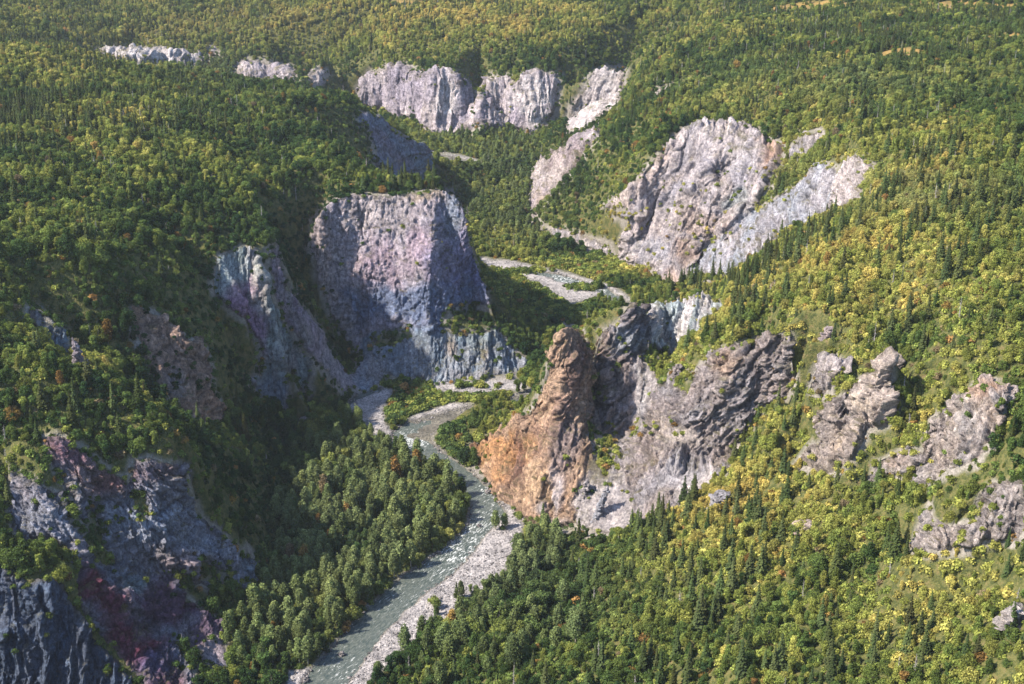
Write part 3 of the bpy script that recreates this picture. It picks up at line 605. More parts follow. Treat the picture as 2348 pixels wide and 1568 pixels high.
# colours
zz = fbm(strat(Xw, tilt, 5, 22), 4, 61) * .9 + .35 * (cid - .5)
t_ = np.clip(.5 + 1.3 * zz, 0, 1)[:, None]
col = par[:, 0:3] * (1 - t_) + par[:, 3:6] * t_
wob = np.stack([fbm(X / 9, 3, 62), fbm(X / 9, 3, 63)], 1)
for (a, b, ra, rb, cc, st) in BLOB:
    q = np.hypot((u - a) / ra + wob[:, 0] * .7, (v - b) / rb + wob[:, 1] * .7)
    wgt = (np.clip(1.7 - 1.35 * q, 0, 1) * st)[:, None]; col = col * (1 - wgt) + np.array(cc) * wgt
band = fbm(np.stack([X[:, 0] / 60, X[:, 1] / 60, (X[:, 2] + X[:, 0] * .25 * tilt) / 2.2], 1), 3, 64)
cav = np.clip(.5 * crack + .35 * crack2 - .25 * fine - .2 * f2, 0, 1) * (1 - sm)  # crevice shade painted into the colour, darker in cracks and hollows
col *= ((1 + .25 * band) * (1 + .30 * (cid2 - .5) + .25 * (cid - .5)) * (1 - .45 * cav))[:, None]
# dry plants and soil caught on gentle ledges
n2_ = vnormals(VR, T)[ridx]
led = np.clip((n2_[:, 2] - .62) / .2, 0, 1) * np.clip(.35 + 1.5 * fbm(X / 6, 3, 65), 0, 1) * (1 - sm)
col = col * (1 - .75 * led[:, None]) + np.array((.13, .12, .055)) * .75 * led[:, None]
rim = np.clip(1 - lay[ridx] / 5 + .9 * fbm(X / 6, 3, 66), 0, 1)[:, None] * .6     # soil creeping onto the edges
col = col * (1 - rim) + np.array((.13, .11, .07)) * rim
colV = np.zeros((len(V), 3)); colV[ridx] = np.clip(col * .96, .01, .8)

ROCKINFO = {
 'mesa': ('rock_cliff', 'huge purple grey rounded cliff face in the middle of the canyon', 'cliff'),
 'tier': ('rock_cliff', 'low blue grey rock step at the river foot of the big purple cliff', 'cliff'),
 'pale': ('rock_cliff', 'tall narrow pale blue and violet cliff left of the big purple cliff', 'cliff'),
 'purple': ('rock_ridge', 'thin sloping violet rock fin running down to the river between two cliffs', 'rock ridge'),
 'orange': ('rock_outcrop', 'brown and orange rock outcrop in the shaded forest gully on the left', 'rock outcrop'),
 'small': ('rock_outcrop', 'small grey outcrop among bushes near the left edge', 'rock outcrop'),
 'near': ('rock_cliff', 'large shaded blue grey and maroon eroded cliff at lower left', 'cliff'),
 'columns': ('rock_cliff', 'dark navy fluted cliff in the bottom left corner', 'cliff'),
 'behind': ('rock_cliff', 'shaded blue cliff wedge just behind the big purple cliff, left of the far river bend', 'cliff'),
 'farA': ('rock_cliff', 'wide fluted pale cliff at the far end of the canyon, leftmost of its row', 'cliff'),
 'farB': ('rock_cliff', 'far cliff with two pale buttresses, middle of the far row', 'cliff'),
 'farC': ('rock_cliff', 'far whitish slanting cliff at the right end of the far row', 'cliff'),
 'farD': ('rock_outcrop', 'tiny pale rock showing through the forest right of the far cliffs', 'rock outcrop'),
 'farE': ('rock_cliff', 'small grey fluted cliff at upper left behind the forested bench', 'cliff'),
 'farF': ('rock_outcrop', 'little pale rock face between the upper left cliff and the wide far cliff', 'rock outcrop'),
 'farG': ('rock_cliff', 'most distant row of low white bluffs at upper left', 'cliff'),
 'farH': ('rock_outcrop', 'tiny grey peak right of the distant white bluffs', 'rock outcrop'),
 'fin': ('rock_ridge', 'slanting grey and brown rock fin above the valley floor, left of the big white cliff', 'rock ridge'),
 'white': ('rock_cliff', 'broad sunlit white and lilac eroded cliff at upper right', 'cliff'),
 'shoulder': ('rock_ridge', 'blue white diagonal rock shoulder in front of the broad white cliff', 'rock ridge'),
 'knob': ('rock_outcrop', 'small pale rock knob above the diagonal blue white shoulder', 'rock outcrop'),
 'block': ('rock_outcrop', 'bright pink white rock block at the upper end of the blue white shoulder', 'rock outcrop'),
 'bank': ('river_bluff', 'low pale bluff along the valley floor below the broad white cliff', 'bluff'),
 'spire': ('rock_spire', 'tall orange brown rock spire with a fan shaped foot standing in the river', 'rock spire'),
 'ridge': ('rock_ridge', 'dark rugged rock tower just right of the orange spire', 'rock ridge'),
 'blue': ('rock_cliff', 'pale turquoise white rock face behind the towers right of the orange spire', 'cliff'),
 'wall': ('rock_cliff', 'big rugged grey brown slanting cliff between the orange spire and the spruce slope', 'cliff'),
 'scree': ('scree_slope', 'pale chute of loose scree between the orange spire and the rugged grey cliff', 'scree'),
 'outA': ('rock_outcrop', 'small light grey crag just above the twin pointed crag on the right slope', 'rock outcrop'),
 'outB': ('rock_outcrop', 'steep twin pointed grey brown crag on the sunny right slope', 'rock outcrop'),
 'outC': ('rock_outcrop', 'rounded whitish grey crag with an orange top near the right edge', 'rock outcrop'),
 'outD': ('rock_outcrop', 'low pale broken crag cut by the right edge of the picture', 'rock outcrop'),
}
def tag(o, label=None, cat=None, group=None, kind=None):
    if label: o['label'] = label
    if cat: o['category'] = cat
    if group: o['group'] = group
    if kind: o['kind'] = kind
    return o
for k, nm in enumerate(names):
    sel = rid == k
    if not sel.any(): continue
    uu, tt = take(T, sel)
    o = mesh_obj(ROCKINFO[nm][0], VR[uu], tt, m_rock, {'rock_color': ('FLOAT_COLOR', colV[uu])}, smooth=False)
    tag(o, ROCKINFO[nm][1], ROCKINFO[nm][2])

# ------------------------------------------------------------------ ground, gravel, water
touch = ong.copy()
for _ in range(2):
    tt = touch[T].any(1); touch[T[tt].ravel()] = True
gsel = (~rockT) | (touch[T].all(1))
gu, gt = take(T, gsel); G = V[gu].copy(); u, v, d = project(G)
fl = (G[:, 2] - floor_z(G[:, 1])) < 2.5
wobm = (fbm(G / 6, 3, 71)) * 9
wat = np.zeros(len(G)); gra = np.zeros(len(G)); mea = np.zeros(len(G))
def soft(poly, wid):
    i = np.nonzero(fl)[0]; r = np.zeros(len(G)); dd_ = polydist(u[i], v[i], poly); ins = inpoly(u[i], v[i], poly)
    r[i] = np.clip(.5 + (np.where(ins, dd_, -dd_) + wobm[i] * .5) / wid, 0, 1); return r
for pl in WATER: wat = np.maximum(wat, soft(pl, 14.0 if pl is WATER[0] else 6.0))
for pl in GRAVEL: gra = np.maximum(gra, soft(pl, 10.0))
gra = np.maximum(gra, np.clip(wat * 3, 0, 1) * .9)
for pl in MEADOW:
    i = np.nonzero((d > 700))[0]; dd_ = polydist(u[i], v[i], pl); ins = inpoly(u[i], v[i], pl)
    mea[i] = np.maximum(mea[i], np.clip(.5 + (np.where(ins, dd_, -dd_) + wobm[i] * .6) / 6, 0, 1))
srs = np.zeros(len(G)); sg = seen(G, 8) & ~((u < 420) & (v > 1230))
for k_, pl in ROCKS.items():
    bb = np.array(pl); i = np.nonzero(sg & (u > bb[:, 0].min() - 30) & (u < bb[:, 0].max() + 30) & (v > bb[:, 1].min() - 30) & (v < bb[:, 1].max() + 40))[0]
    if len(i):
        dd_ = polydist(u[i], v[i], pl); below = inpoly(u[i], v[i] - 16, pl)
        srs[i] = np.maximum(srs[i], np.clip(1.25 - dd_ / np.where(below, 26, 9) + wobm[i] * .09, 0, 1))
bmp = fbm(G / 3.0, 4, 72); pebble = np.clip(ridged(G / 1.5, 2, 73), -1, 1)
G[:, 2] += np.where(fl, (.25 * bmp + .10 * pebble) * (1 + gra) - 1.3 * wat + .45 * gra * (1 - wat), .9 * bmp)
m_g, ns, ls, bs = nmat('ground_cover')
geo = ns.new('ShaderNodeNewGeometry')
def att(n): return N(ns, 'ShaderNodeAttribute', attribute_name=n).outputs['Fac']
def noi(s, dt=5.0, r=.6):
    n = N(ns, 'ShaderNodeTexNoise', i_Scale=s, i_Detail=dt, i_Roughness=r); ls.new(geo.outputs['Position'], n.inputs['Vector']); return n.outputs[0]
scr = att('scree')
under = ramp(ns, ls, noi(.45, 8.0, .75), [(.3, (.02, .032, .012)), (.45, (.05, .06, .02)), (.55, (.10, .10, .035)), (.66, (.13, .10, .05)), (.75, (.20, .17, .12))])
pv = N(ns, 'ShaderNodeTexVoronoi', i_Scale=1.6); ls.new(geo.outputs['Position'], pv.inputs['Vector'])
gr1 = ramp(ns, ls, noi(.12, 6.0), [(.35, (.17, .165, .17)), (.6, (.285, .275, .28))])
gr = mixc(ns, ls, gr1, ramp(ns, ls, pv.outputs['Color'], [(.2, (.55, .55, .58)), (.8, (1.45, 1.42, 1.4))]), .9, 'MULTIPLY')
mead = ramp(ns, ls, noi(.09, 6.0, .7), [(.35, (.13, .10, .04)), (.6, (.25, .17, .055))])
under = mixc(ns, ls, under, mixc(ns, ls, ramp(ns, ls, noi(.8, 6.0, .7), [(.35, (.09, .08, .055)), (.68, (.27, .25, .22))]), gr, .3), scr); base = mixc(ns, ls, under, gr, att('gravel')); base = mixc(ns, ls, base, mead, att('meadow'))
wet = mixc(ns, ls, base, (.42, .42, .36), att('wet'), 'MULTIPLY')
ls.new(wet, bs.inputs['Base Color']); bs.inputs['Roughness'].default_value = .95; bs.inputs['Specular IOR Level'].default_value = .15
bp = N(ns, 'ShaderNodeBump', i_Strength=.8, i_Distance=.35); ls.new(pv.outputs['Distance'], bp.inputs['Height']); ls.new(bp.outputs[0], bs.inputs['Normal'])
go = mesh_obj('ground', G, gt, m_g, {'gravel': ('FLOAT', gra), 'meadow': ('FLOAT', mea), 'scree': ('FLOAT', srs), 'wet': ('FLOAT', np.clip(wat * 2.2, 0, 1))})
tag(go, kind='structure')
# water: one sheet following the slight fall of the valley; it shows where the bed was carved below it
m_w, ns, ls, bs = nmat('river_water')
geo = ns.new('ShaderNodeNewGeometry'); fo = N(ns, 'ShaderNodeAttribute', attribute_name='foam').outputs['Fac']
mr_ = ns.new('ShaderNodeMapping'); mr_.inputs['Rotation'].default_value = (0, 0, .47); ls.new(geo.outputs['Position'], mr_.inputs[0]); mp = ns.new('ShaderNodeMapping'); mp.inputs['Scale'].default_value = (1.5, .40, 1); ls.new(mr_.outputs[0], mp.inputs[0])
nf = N(ns, 'ShaderNodeTexNoise', i_Scale=1.0, i_Detail=7.0, i_Roughness=.68, i_Distortion=.8); ls.new(mp.outputs[0], nf.inputs['Vector'])
ad = N(ns, 'ShaderNodeMath', operation='ADD'); ls.new(nf.outputs[0], ad.inputs[0]); ls.new(fo, ad.inputs[1])
fm = ramp(ns, ls, ad.outputs[0], [(.565, (0, 0, 0)), (.67, (.85, .85, .85))])
wc = ramp(ns, ls, nf.outputs[0], [(.35, (.035, .052, .05)), (.6, (.11, .125, .115))])
ls.new(mixc(ns, ls, wc, (.72, .76, .78), fm), bs.inputs['Base Color'])
bs.inputs['Roughness'].default_value = .16; bs.inputs['IOR'].default_value = 1.33
nb = N(ns, 'ShaderNodeTexNoise', i_Scale=1.1, i_Detail=5.0, i_Roughness=.65); ls.new(geo.outputs['Position'], nb.inputs['Vector'])
bp = N(ns, 'ShaderNodeBump', i_Strength=.9, i_Distance=.5); ls.new(nb.outputs[0], bp.inputs['Height']); ls.new(bp.outputs[0], bs.inputs['Normal'])
RAP = [(945,1010,40,22,.16),(1130,1120,40,30,.10),(1120,1190,60,30,.08),(1060,1240,60,40,.10),(1010,1290,70,40,.09),(920,1370,60,40,.06),(780,1530,50,30,.07),(1030,985,60,14,.05),(1180,930,60,12,.04),(1040,378,60,30,.17),(1320,650,140,40,.12)]
for pi, pl in enumerate(WATER):
    bb = np.array(pl); w3 = np.array([F(*q) for q in pl]); lo, hi = w3.min(0) - 3, w3.max(0) + 3; st = 1.5
    gx, gy = np.meshgrid(np.arange(lo[0], hi[0], st), np.arange(lo[1], hi[1], st)); sh = gx.shape
    W = np.stack([gx.ravel(), gy.ravel(), floor_z(gy.ravel()) - .42], 1); uu, vv, _ = project(W)
    dd_ = polydist(uu, vv, pl); ok = inpoly(uu, vv, pl) | (dd_ < 12)
    fo_ = np.full(len(W), -.07)
    for (a, b, ra, rb, s) in RAP: fo_ += s * np.clip(1.5 - np.hypot((uu - a) / ra, (vv - b) / rb), 0, 1)
    W[:, 2] += .10 * fbm(W / 2.5, 3, 77) + .12 * np.clip(fo_ + .07, 0, 1) * 8 * fbm(W / 1.8, 2, 78)
    idx = np.arange(len(W)).reshape(sh); q = np.stack([idx[:-1, :-1], idx[:-1, 1:], idx[1:, 1:], idx[1:, :-1]], -1).reshape(-1, 4)
    q = q[ok[q].all(1)]; a_, b_ = np.unique(q, return_inverse=True)
    wo = mesh_obj('river_water', W[a_], b_.reshape(q.shape), m_w, {'foam': ('FLOAT', fo_[a_])}); tag(wo, kind='structure')
# ------------------------------------------------------------------ free standing rocks, stones on the gravel, driftwood
def rock_blob(name, base, w, h, lean, seed, color, label, cat, group=None, taper=.7, sink=.15, n=34):
    r = np.random.default_rng(seed); th = np.linspace(0, 2 * math.pi, n, endpoint=False); t = np.linspace(0, 1, int(n * max(1, h / w * .8)) + 2)
    TH, TT = np.meshgrid(th, t); rad = .5 * w * np.sqrt(np.clip(1 - TT ** 4, 0, 1)) * (1 - taper * TT)
    rad = np.where(TT > .985, rad * .3, rad)
    X = np.stack([np.cos(TH) * rad + lean[0] * TT * h, np.sin(TH) * rad * .8 + lean[1] * TT * h, (TT - sink) * h], -1).reshape(-1, 3)
    nrm = np.stack([np.cos(TH), np.sin(TH), .2 + 0 * TH], -1).reshape(-1, 3); q = X + seed * 7.3
    k = w / 6; _, _, ci, pl = cell(q * np.array([1, 1, .6]) / (1.6 * k), 5); _, _, cj, pm = cell(q / (.8 * k), 6)
    d_ = k * (1.5 * pl + .7 * (ci - .5) + .7 * pm + .4 * (cj - .5) + .8 * fbm(q / (2 * k), 3, 7))
    X = X + nrm * d_[:, None] * np.clip((1 - TT.ravel()) * 6, .15, 1)[:, None] + np.array(base)
    m = len(t); idx = np.arange(m * n).reshape(m, n); f = np.stack([idx[:-1], np.roll(idx, -1, 1)[:-1], np.roll(idx, -1, 1)[1:], idx[1:]], -1).reshape(-1, 4)
    c = np.array(color) * (1 + .35 * fbm(q / (1.5 * k), 3, 8))[:, None] * (.85 + .3 * ci)[:, None]
    o = mesh_obj(name, X, f, m_rock, {'rock_color': ('FLOAT_COLOR', np.clip(c, .02, .8))}, smooth=False); tag(o, label, cat, group); return o
def at_surface(u_, v_, dz=0.0):
    r_ = Vector(ray(u_, v_)).normalized(); h = coarse.ray_cast(EYE, r_, 4000); return (h[0].x, h[0].y, h[0].z + dz)
rock_blob('rock_pinnacle', at_surface(194, 868, -1.0), 6.0, 21, (-.12, -.05), 3, (.34, .31, .36), 'slim grey rock pinnacle rising from the trees near the left edge', 'rock pinnacle', taper=.62, sink=.1)
rock_blob('boulder', at_surface(1648, 1165), 8.0, 8.5, (.06, .05), 4, (.34, .34, .38), 'square grey boulder in the bushes below the rugged grey cliff', 'boulder', taper=.12, sink=.1)
rock_blob('rock_fin', at_surface(1362, 1188), 4.2, 17, (.34, .1), 5, (.36, .38, .44), 'thin blue grey rock fin leaning in the pale scree chute', 'rock fin', taper=.6)
rock_blob('rock_fin', at_surface(1330, 1150), 4.5, 12, (.25, .1), 6, (.38, .36, .38), 'short grey rock fin at the right foot of the orange spire', 'rock fin', taper=.5)
rock_blob('rock_outcrop', at_surface(1900, 775), 7, 6, (.1, 0), 8, (.36, .31, .32), 'small brown rock knob in the bushes above the twin pointed crag', 'rock outcrop', taper=.4)
rock_blob('rock_outcrop', at_surface(1548, 862), 5, 7, (.2, 0), 12, (.30, .27, .27), 'dark rock tooth at the upper left end of the rugged grey cliff', 'rock outcrop', taper=.5)
rock_blob('rock_outcrop', at_surface(1846, 1215), 9, 4, (.1, 0), 13, (.45, .38, .34), 'small pinkish bare rock among yellow bushes on the lower right slope', 'rock outcrop', taper=.4)
rock_blob('rock_outcrop', at_surface(2325, 1430), 9, 7, (0, 0), 14, (.46, .43, .42), 'pale rock patch at the right edge below the broken crag', 'rock outcrop', taper=.4)
rock_blob('rock_outcrop', at_surface(705, 965), 8, 3.5, (.1, 0), 15, (.44, .42, .45), 'low pale rock in the trees left of the river bend', 'rock outcrop', taper=.3)
for i, (a, b, w_, nm) in enumerate([(783, 1500, 2.6, 'at the left water edge in the bottom reach'), (1005, 1268, 2.2, 'at the left water edge below the grove'), (700, 1560, 3.0, 'at the bottom edge of the picture in the river'), (955, 1010, 3.0, 'in the white rapid at the upper bend'), (1118, 1128, 2.6, 'in the river at the foot of the orange spire'), (1098, 1205, 1.9, 'in midstream beside the gravel bar')]):
    rock_blob('river_boulder', F(a, b), w_, w_ * .6, (0, 0), 20 + i, (.30, .29, .30), 'wet grey boulder ' + nm, 'boulder', 'boulders in the river', taper=.3, n=16)
ico_v = []; ph = (1 + 5 ** .5) / 2
for a in (-1, 1):
    for b in (-ph, ph): ico_v += [(a, b, 0), (0, a, b), (b, 0, a)]
ico_v = np.array(ico_v) / 1.9
from mathutils import geometry as _g
hull = bpy.data.meshes.new('hull'); import bmesh as _bm
b_ = _bm.new(); [b_.verts.new(p) for p in ico_v.tolist()]; _bm.ops.convex_hull(b_, input=b_.verts); b_.verts.index_update(); b_.faces.ensure_lookup_table()
ico_v = np.array([tuple(p.co) for p in b_.verts]); ico_f = np.array([[q.index for q in f.verts] for f in b_.faces]); b_.free(); bpy.data.meshes.remove(hull)
cand = np.nonzero((gra > .35) & (wat < .75) & fl)[0]
u0, v0, d0 = project(G[cand]); cand = cand[(u0 > 0) & (u0 < 2347) & (v0 > 330) & (v0 < 1600)]
pick = rng.choice(cand, min(5200, len(cand)), replace=True); c_ = G[pick] + rng.uniform(-1, 1, (len(pick), 3)) * np.array([1.2, 1.2, 0])
s_ = .14 + .42 * rng.uniform(size=len(pick)) ** 3.2 + .12 * (wat[pick] > .05); k = len(pick); ang = rng.uniform(0, 6.28, k); ca, sa_ = np.cos(ang), np.sin(ang)
vv_ = np.repeat(ico_v[None], k, 0) * rng.uniform(.7, 1.3, (k, len(ico_v), 1)) * np.stack([s_ * rng.uniform(.8, 1.5, k), s_, s_ * .6], 1)[:, None]
vx = vv_[..., 0] * ca[:, None] - vv_[..., 1] * sa_[:, None]; vy = vv_[..., 0] * sa_[:, None] + vv_[..., 1] * ca[:, None]
vv_ = np.stack([vx, vy, vv_[..., 2]], -1) + c_[:, None]; ff = (ico_f[None] + (np.arange(k) * len(ico_v))[:, None, None]).reshape(-1, 3)
cs_ = np.repeat(np.array((.36, .35, .36)) * rng.uniform(.35, 1.25, (k, 1)), len(ico_v), 0)
so_ = mesh_obj('river_stones', vv_.reshape(-1, 3), ff, m_rock, {'rock_color': ('FLOAT_COLOR', cs_)}, smooth=False); tag(so_, 'loose grey stones strewn over the gravel bars', 'stones', kind='stuff')
# ------------------------------------------------------------------ vegetation materials
def leafmat(name, var, lo=.42, hi=1.6, transl=.35):
    m = bpy.data.materials.new(name); m.use_nodes = True; ns, ls = m.node_tree.nodes, m.node_tree.links
    for n in list(ns): ns.remove(n)
    out = ns.new('ShaderNodeOutputMaterial'); df = ns.new('ShaderNodeBsdfDiffuse'); tr = ns.new('ShaderNodeBsdfTranslucent'); mx = ns.new('ShaderNodeMixShader')
    a = N(ns, 'ShaderNodeAttribute', attribute_name='tint'); a.attribute_type = 'INSTANCER'
    l = N(ns, 'ShaderNodeAttribute', attribute_name='leaf')
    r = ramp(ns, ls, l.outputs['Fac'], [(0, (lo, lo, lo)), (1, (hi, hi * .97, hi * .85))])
    c = mixc(ns, ls, a.outputs['Color'], r, 1.0, 'MULTIPLY')
    ls.new(c, df.inputs[0]); ls.new(c, tr.inputs[0]); mx.inputs[0].default_value = transl
    ls.new(df.outputs[0], mx.inputs[1]); ls.new(tr.outputs[0], mx.inputs[2]); ls.new(mx.outputs[0], out.inputs[0])
    return m
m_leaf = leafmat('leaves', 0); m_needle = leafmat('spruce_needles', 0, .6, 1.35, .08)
def barkmat(name, a, b):
    m, ns, ls, bs = nmat(name); g = ns.new('ShaderNodeTexCoord'); n = N(ns, 'ShaderNodeTexNoise', i_Scale=3.0, i_Detail=4.0); ls.new(g.outputs['Object'], n.inputs['Vector'])
    ls.new(ramp(ns, ls, n.outputs[0], [(.35, a), (.65, b)]), bs.inputs['Base Color']); bs.inputs['Roughness'].default_value = .9; return m
m_bark = barkmat('bark', (.10, .075, .05), (.18, .14, .10)); m_pbark = barkmat('pale_bark', (.28, .26, .22), (.42, .40, .35)); m_dead = barkmat('dead_wood', (.24, .22, .22), (.42, .40, .40))

# ------------------------------------------------------------------ tree meshes
def unit(a): return a / (np.linalg.norm(a, axis=-1, keepdims=True) + 1e-9)
def cards(p, n, size, asp=1.0, r=None):
    """leaf sized faces centred on p and facing n"""
    r = r or rng
    k = len(p); t = unit(np.cross(n, r.normal(size=(k, 3)))); b = np.cross(unit(n), t)
    s = (np.broadcast_to(size, k) * r.uniform(.6, 1.3, k))[:, None] * .5
    t, b = t * s, b * s * asp
    v = np.stack([p - t - b, p + t - b * r.uniform(.5, 1, (k, 1)), p + t * r.uniform(.6, 1.1, (k, 1)) + b, p - t + b], 1).reshape(-1, 3)
    return v, np.arange(4 * k).reshape(-1, 4)
def tube(p0, p1, r0, r1, n=6):
    p0, p1 = np.array(p0, float), np.array(p1, float); d = unit(p1 - p0); a = unit(np.cross(d, [.3, .9, .1])); b = np.cross(d, a)
    ang = np.arange(n) * 2 * math.pi / n; c = np.cos(ang)[:, None] * a + np.sin(ang)[:, None] * b
    v = np.concatenate([p0 + c * r0, p1 + c * r1]); i = np.arange(n); j = (i + 1) % n
    return v, np.stack([i, j, j + n, i + n], 1)
def cat_(parts):
    vs, fs, o = [], [], 0
    for v, f in parts: vs.append(v); fs.append(f + o); o += len(v)
    return np.concatenate(vs), np.concatenate(fs)
def crown_blobs(r, w, h0, h1, nb, br, shape):
    P_ = []
    for k in range(nb):
        t = (k + r.uniform(0, 1)) / nb; z = h0 + (h1 - h0) * t
        rad = w * .5 * shape(t); a = k * 2.4 + r.uniform(-.5, .5); q = rad * math.sqrt(r.uniform(.15, 1))
        P_.append((q * math.cos(a), q * math.sin(a), z, br * r.uniform(.7, 1.25) * (.65 + .5 * shape(t))))
    return P_
def leafy(seed, w, h0, h1, nb, br, nl, size, shape, flat=.8):
    r = np.random.default_rng(seed); B = crown_blobs(r, w, h0, h1, nb, br, shape); vs = []; lv = []
    B = np.array(B); own = r.choice(len(B), nl, p=B[:, 3] ** 2 / (B[:, 3] ** 2).sum())
    dir_ = unit(r.normal(size=(nl, 3)) + np.array([0, 0, .45])); rr = B[own, 3:4] * r.uniform(.55, 1.05, (nl, 1)) ** .6
    rr *= 1 + .22 * np.abs(r.normal(size=(nl, 1))) * (r.uniform(size=(nl, 1)) < .3)
    lump = 1 + .18 * np.sin(dir_[:, :1] * 7 + own[:, None]) * np.cos(dir_[:, 1:2] * 6)
    p = B[own, :3] + dir_ * rr * lump * np.array([1, 1, flat])
    v, f = cards(p, unit(dir_ + r.normal(size=(nl, 3)) * .55), size, 1.0, r)
    leaf = np.clip(.5 + r.normal(size=nl) * .22 + (r.uniform(-.2, .2, len(B)))[own], 0, 1)
    return v, f, np.repeat(leaf, 4), B
def limbs(B, h0, rad, r=None):
    parts = [tube((0, 0, -1.0), (0, 0, h0), rad, rad * .75)]
    top = B[:, 2].max(); parts.append(tube((0, 0, h0), (B[-1, 0] * .5, B[-1, 1] * .5, top), rad * .75, rad * .2, 5))
    for b in B[::2]:
        parts.append(tube((0, 0, min(h0 + .3 * (b[2] - h0), b[2])), b[:3], rad * .35, rad * .12, 4))
    return cat_(parts)
def make_kind(kind, seed):
    r = np.random.default_rng(seed)
    if kind == 'birch':
        up = seed % 3                                     # 0: several upright stems, 1: broad dome, 2: ragged and lopsided
        w = (3.6, 5.8, 4.8)[up] * r.uniform(.9, 1.15); h = (7.2, 5.2, 6.2)[up] * r.uniform(.9, 1.15)
        sh = (lambda t: .8 * (1.15 - .75 * t), lambda t: math.sqrt(max(0, 1 - t * t * .9)), lambda t: .55 + .5 * math.sin(3 * t + seed))[up]
        v, f, lf, B = leafy(seed, w * .85, h * .20, h * .9, (28, 26, 22)[up], (.75, .9, .95)[up], 1900, .30, sh, (1.15, .75, .9)[up])
        return (v, f, lf), limbs(B, h * .3, .13), m_leaf, m_pbark
    if kind == 'cottonwood':
        w = r.uniform(4.8, 7.0); h = r.uniform(8.5, 13.5)
        v, f, lf, B = leafy(seed, w * .75, h * .26, h * .95, 26, 1.05, 1500, .38, lambda t: (.5 + 1.7 * t * (1 - t)) * (1.1 - .7 * t), 1.3); return (v, f, lf), limbs(B, h * .45, .2), m_leaf, m_pbark
    if kind == 'shrub':
        v, f, lf, B = leafy(seed, 1.8, .35, 1.1, 6, .75, 230, .36, lambda t: 1 - .4 * t, .8); return (v, f, lf), limbs(B, .3, .05), m_leaf, m_bark
    if kind == 'spruce':
        h = r.uniform(10, 13); R_ = r.uniform(1.4, 2.1); ps = []; ns_ = []; sz = []; lf = []
        nw = 24
        for k in range(nw):
            t = k / (nw - 1); z = h * (.07 + .91 * t); rad = R_ * (1 - t) ** .8 * r.uniform(.8, 1.15) + .12; nb = max(4, int(11 * (1 - t) + 4))
            for q in range(nb):
                a = q * 2 * math.pi / nb + k * 1.3 + r.uniform(-.25, .25); rr = rad * r.uniform(.7, 1.15)
                for s in np.arange(.3, 1.01, .35 if rad > .9 else .5):
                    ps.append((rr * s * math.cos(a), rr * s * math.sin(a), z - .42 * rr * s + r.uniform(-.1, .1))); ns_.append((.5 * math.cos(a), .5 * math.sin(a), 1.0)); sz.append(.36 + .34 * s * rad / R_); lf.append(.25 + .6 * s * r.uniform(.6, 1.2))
        ps, ns_ = np.array(ps), unit(np.array(ns_) + r.normal(size=(len(ns_), 3)) * .3); v, f = cards(ps, ns_, np.array(sz) * 1.05, .85, r)
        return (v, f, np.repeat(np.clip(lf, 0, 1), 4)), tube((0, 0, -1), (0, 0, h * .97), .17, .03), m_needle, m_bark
    if kind == 'snag':
        h = r.uniform(8, 11); parts = []
        for k in range(46):
            z = h * r.uniform(.2, .95); a = r.uniform(0, 6.28); l = .95 * (1 - z / h) ** .5 * r.uniform(.4, 1.1) + .15
            parts.append(tube((0, 0, z), (l * math.cos(a), l * math.sin(a), z - .25 * l), .045, .015, 3))
        return cat_(parts), tube((0, 0, -1), (.15, .1, h), .19, .03, 6), m_dead, m_dead
PROTO = bpy.data.collections.new('tree_forms')
def raw_mesh(name, v, f, mats, leaf=None, mi=None):
    me = bpy.data.meshes.new(name); me.from_pydata([], [], [])
    me.vertices.add(len(v)); me.vertices.foreach_set('co', np.asarray(v, np.float32).ravel())
    me.loops.add(len(f) * 4); me.polygons.add(len(f)); me.loops.foreach_set('vertex_index', np.asarray(f, np.int32).ravel())
    me.polygons.foreach_set('loop_start', np.arange(0, len(f) * 4, 4, dtype=np.int32)); me.polygons.foreach_set('loop_total', np.full(len(f), 4, np.int32))
    me.update(calc_edges=True)
    if leaf is not None: a = me.attributes.new('leaf', 'FLOAT', 'POINT'); a.data.foreach_set('value', np.asarray(leaf, np.float32))
    for m in mats: me.materials.append(m)
    if mi is not None: me.polygons.foreach_set('material_index', np.asarray(mi, np.int32))
    return me
FORMS = {}
for kind, nv, cn in (('birch', 6, 'crown'), ('cottonwood', 5, 'crown'), ('spruce', 5, 'crown'), ('snag', 4, 'branches'), ('shrub', 4, 'crown')):
    FORMS[kind] = []
    for k in range(nv):
        cr, tk, mc, mt = make_kind(kind, 100 * len(kind) + k)
        lf = cr[2] if len(cr) == 3 else None
        cm = raw_mesh(kind + '_' + cn, cr[0], cr[1], [mc], lf); tm = raw_mesh(kind + '_trunk', tk[0], tk[1], [mt])
        v, f = cat_([(cr[0], cr[1]), tk]); L0 = np.concatenate([lf if lf is not None else np.zeros(len(cr[0])), np.full(len(tk[0]), .5)])
        jm = raw_mesh(kind + '_form', v, f, [mc, mt], L0, [0] * len(cr[1]) + [1] * len(tk[1]))
        jo = bpy.data.objects.new(kind + '_form_%d' % k, jm); FORMS[kind].append((cm, tm, jo, cn))

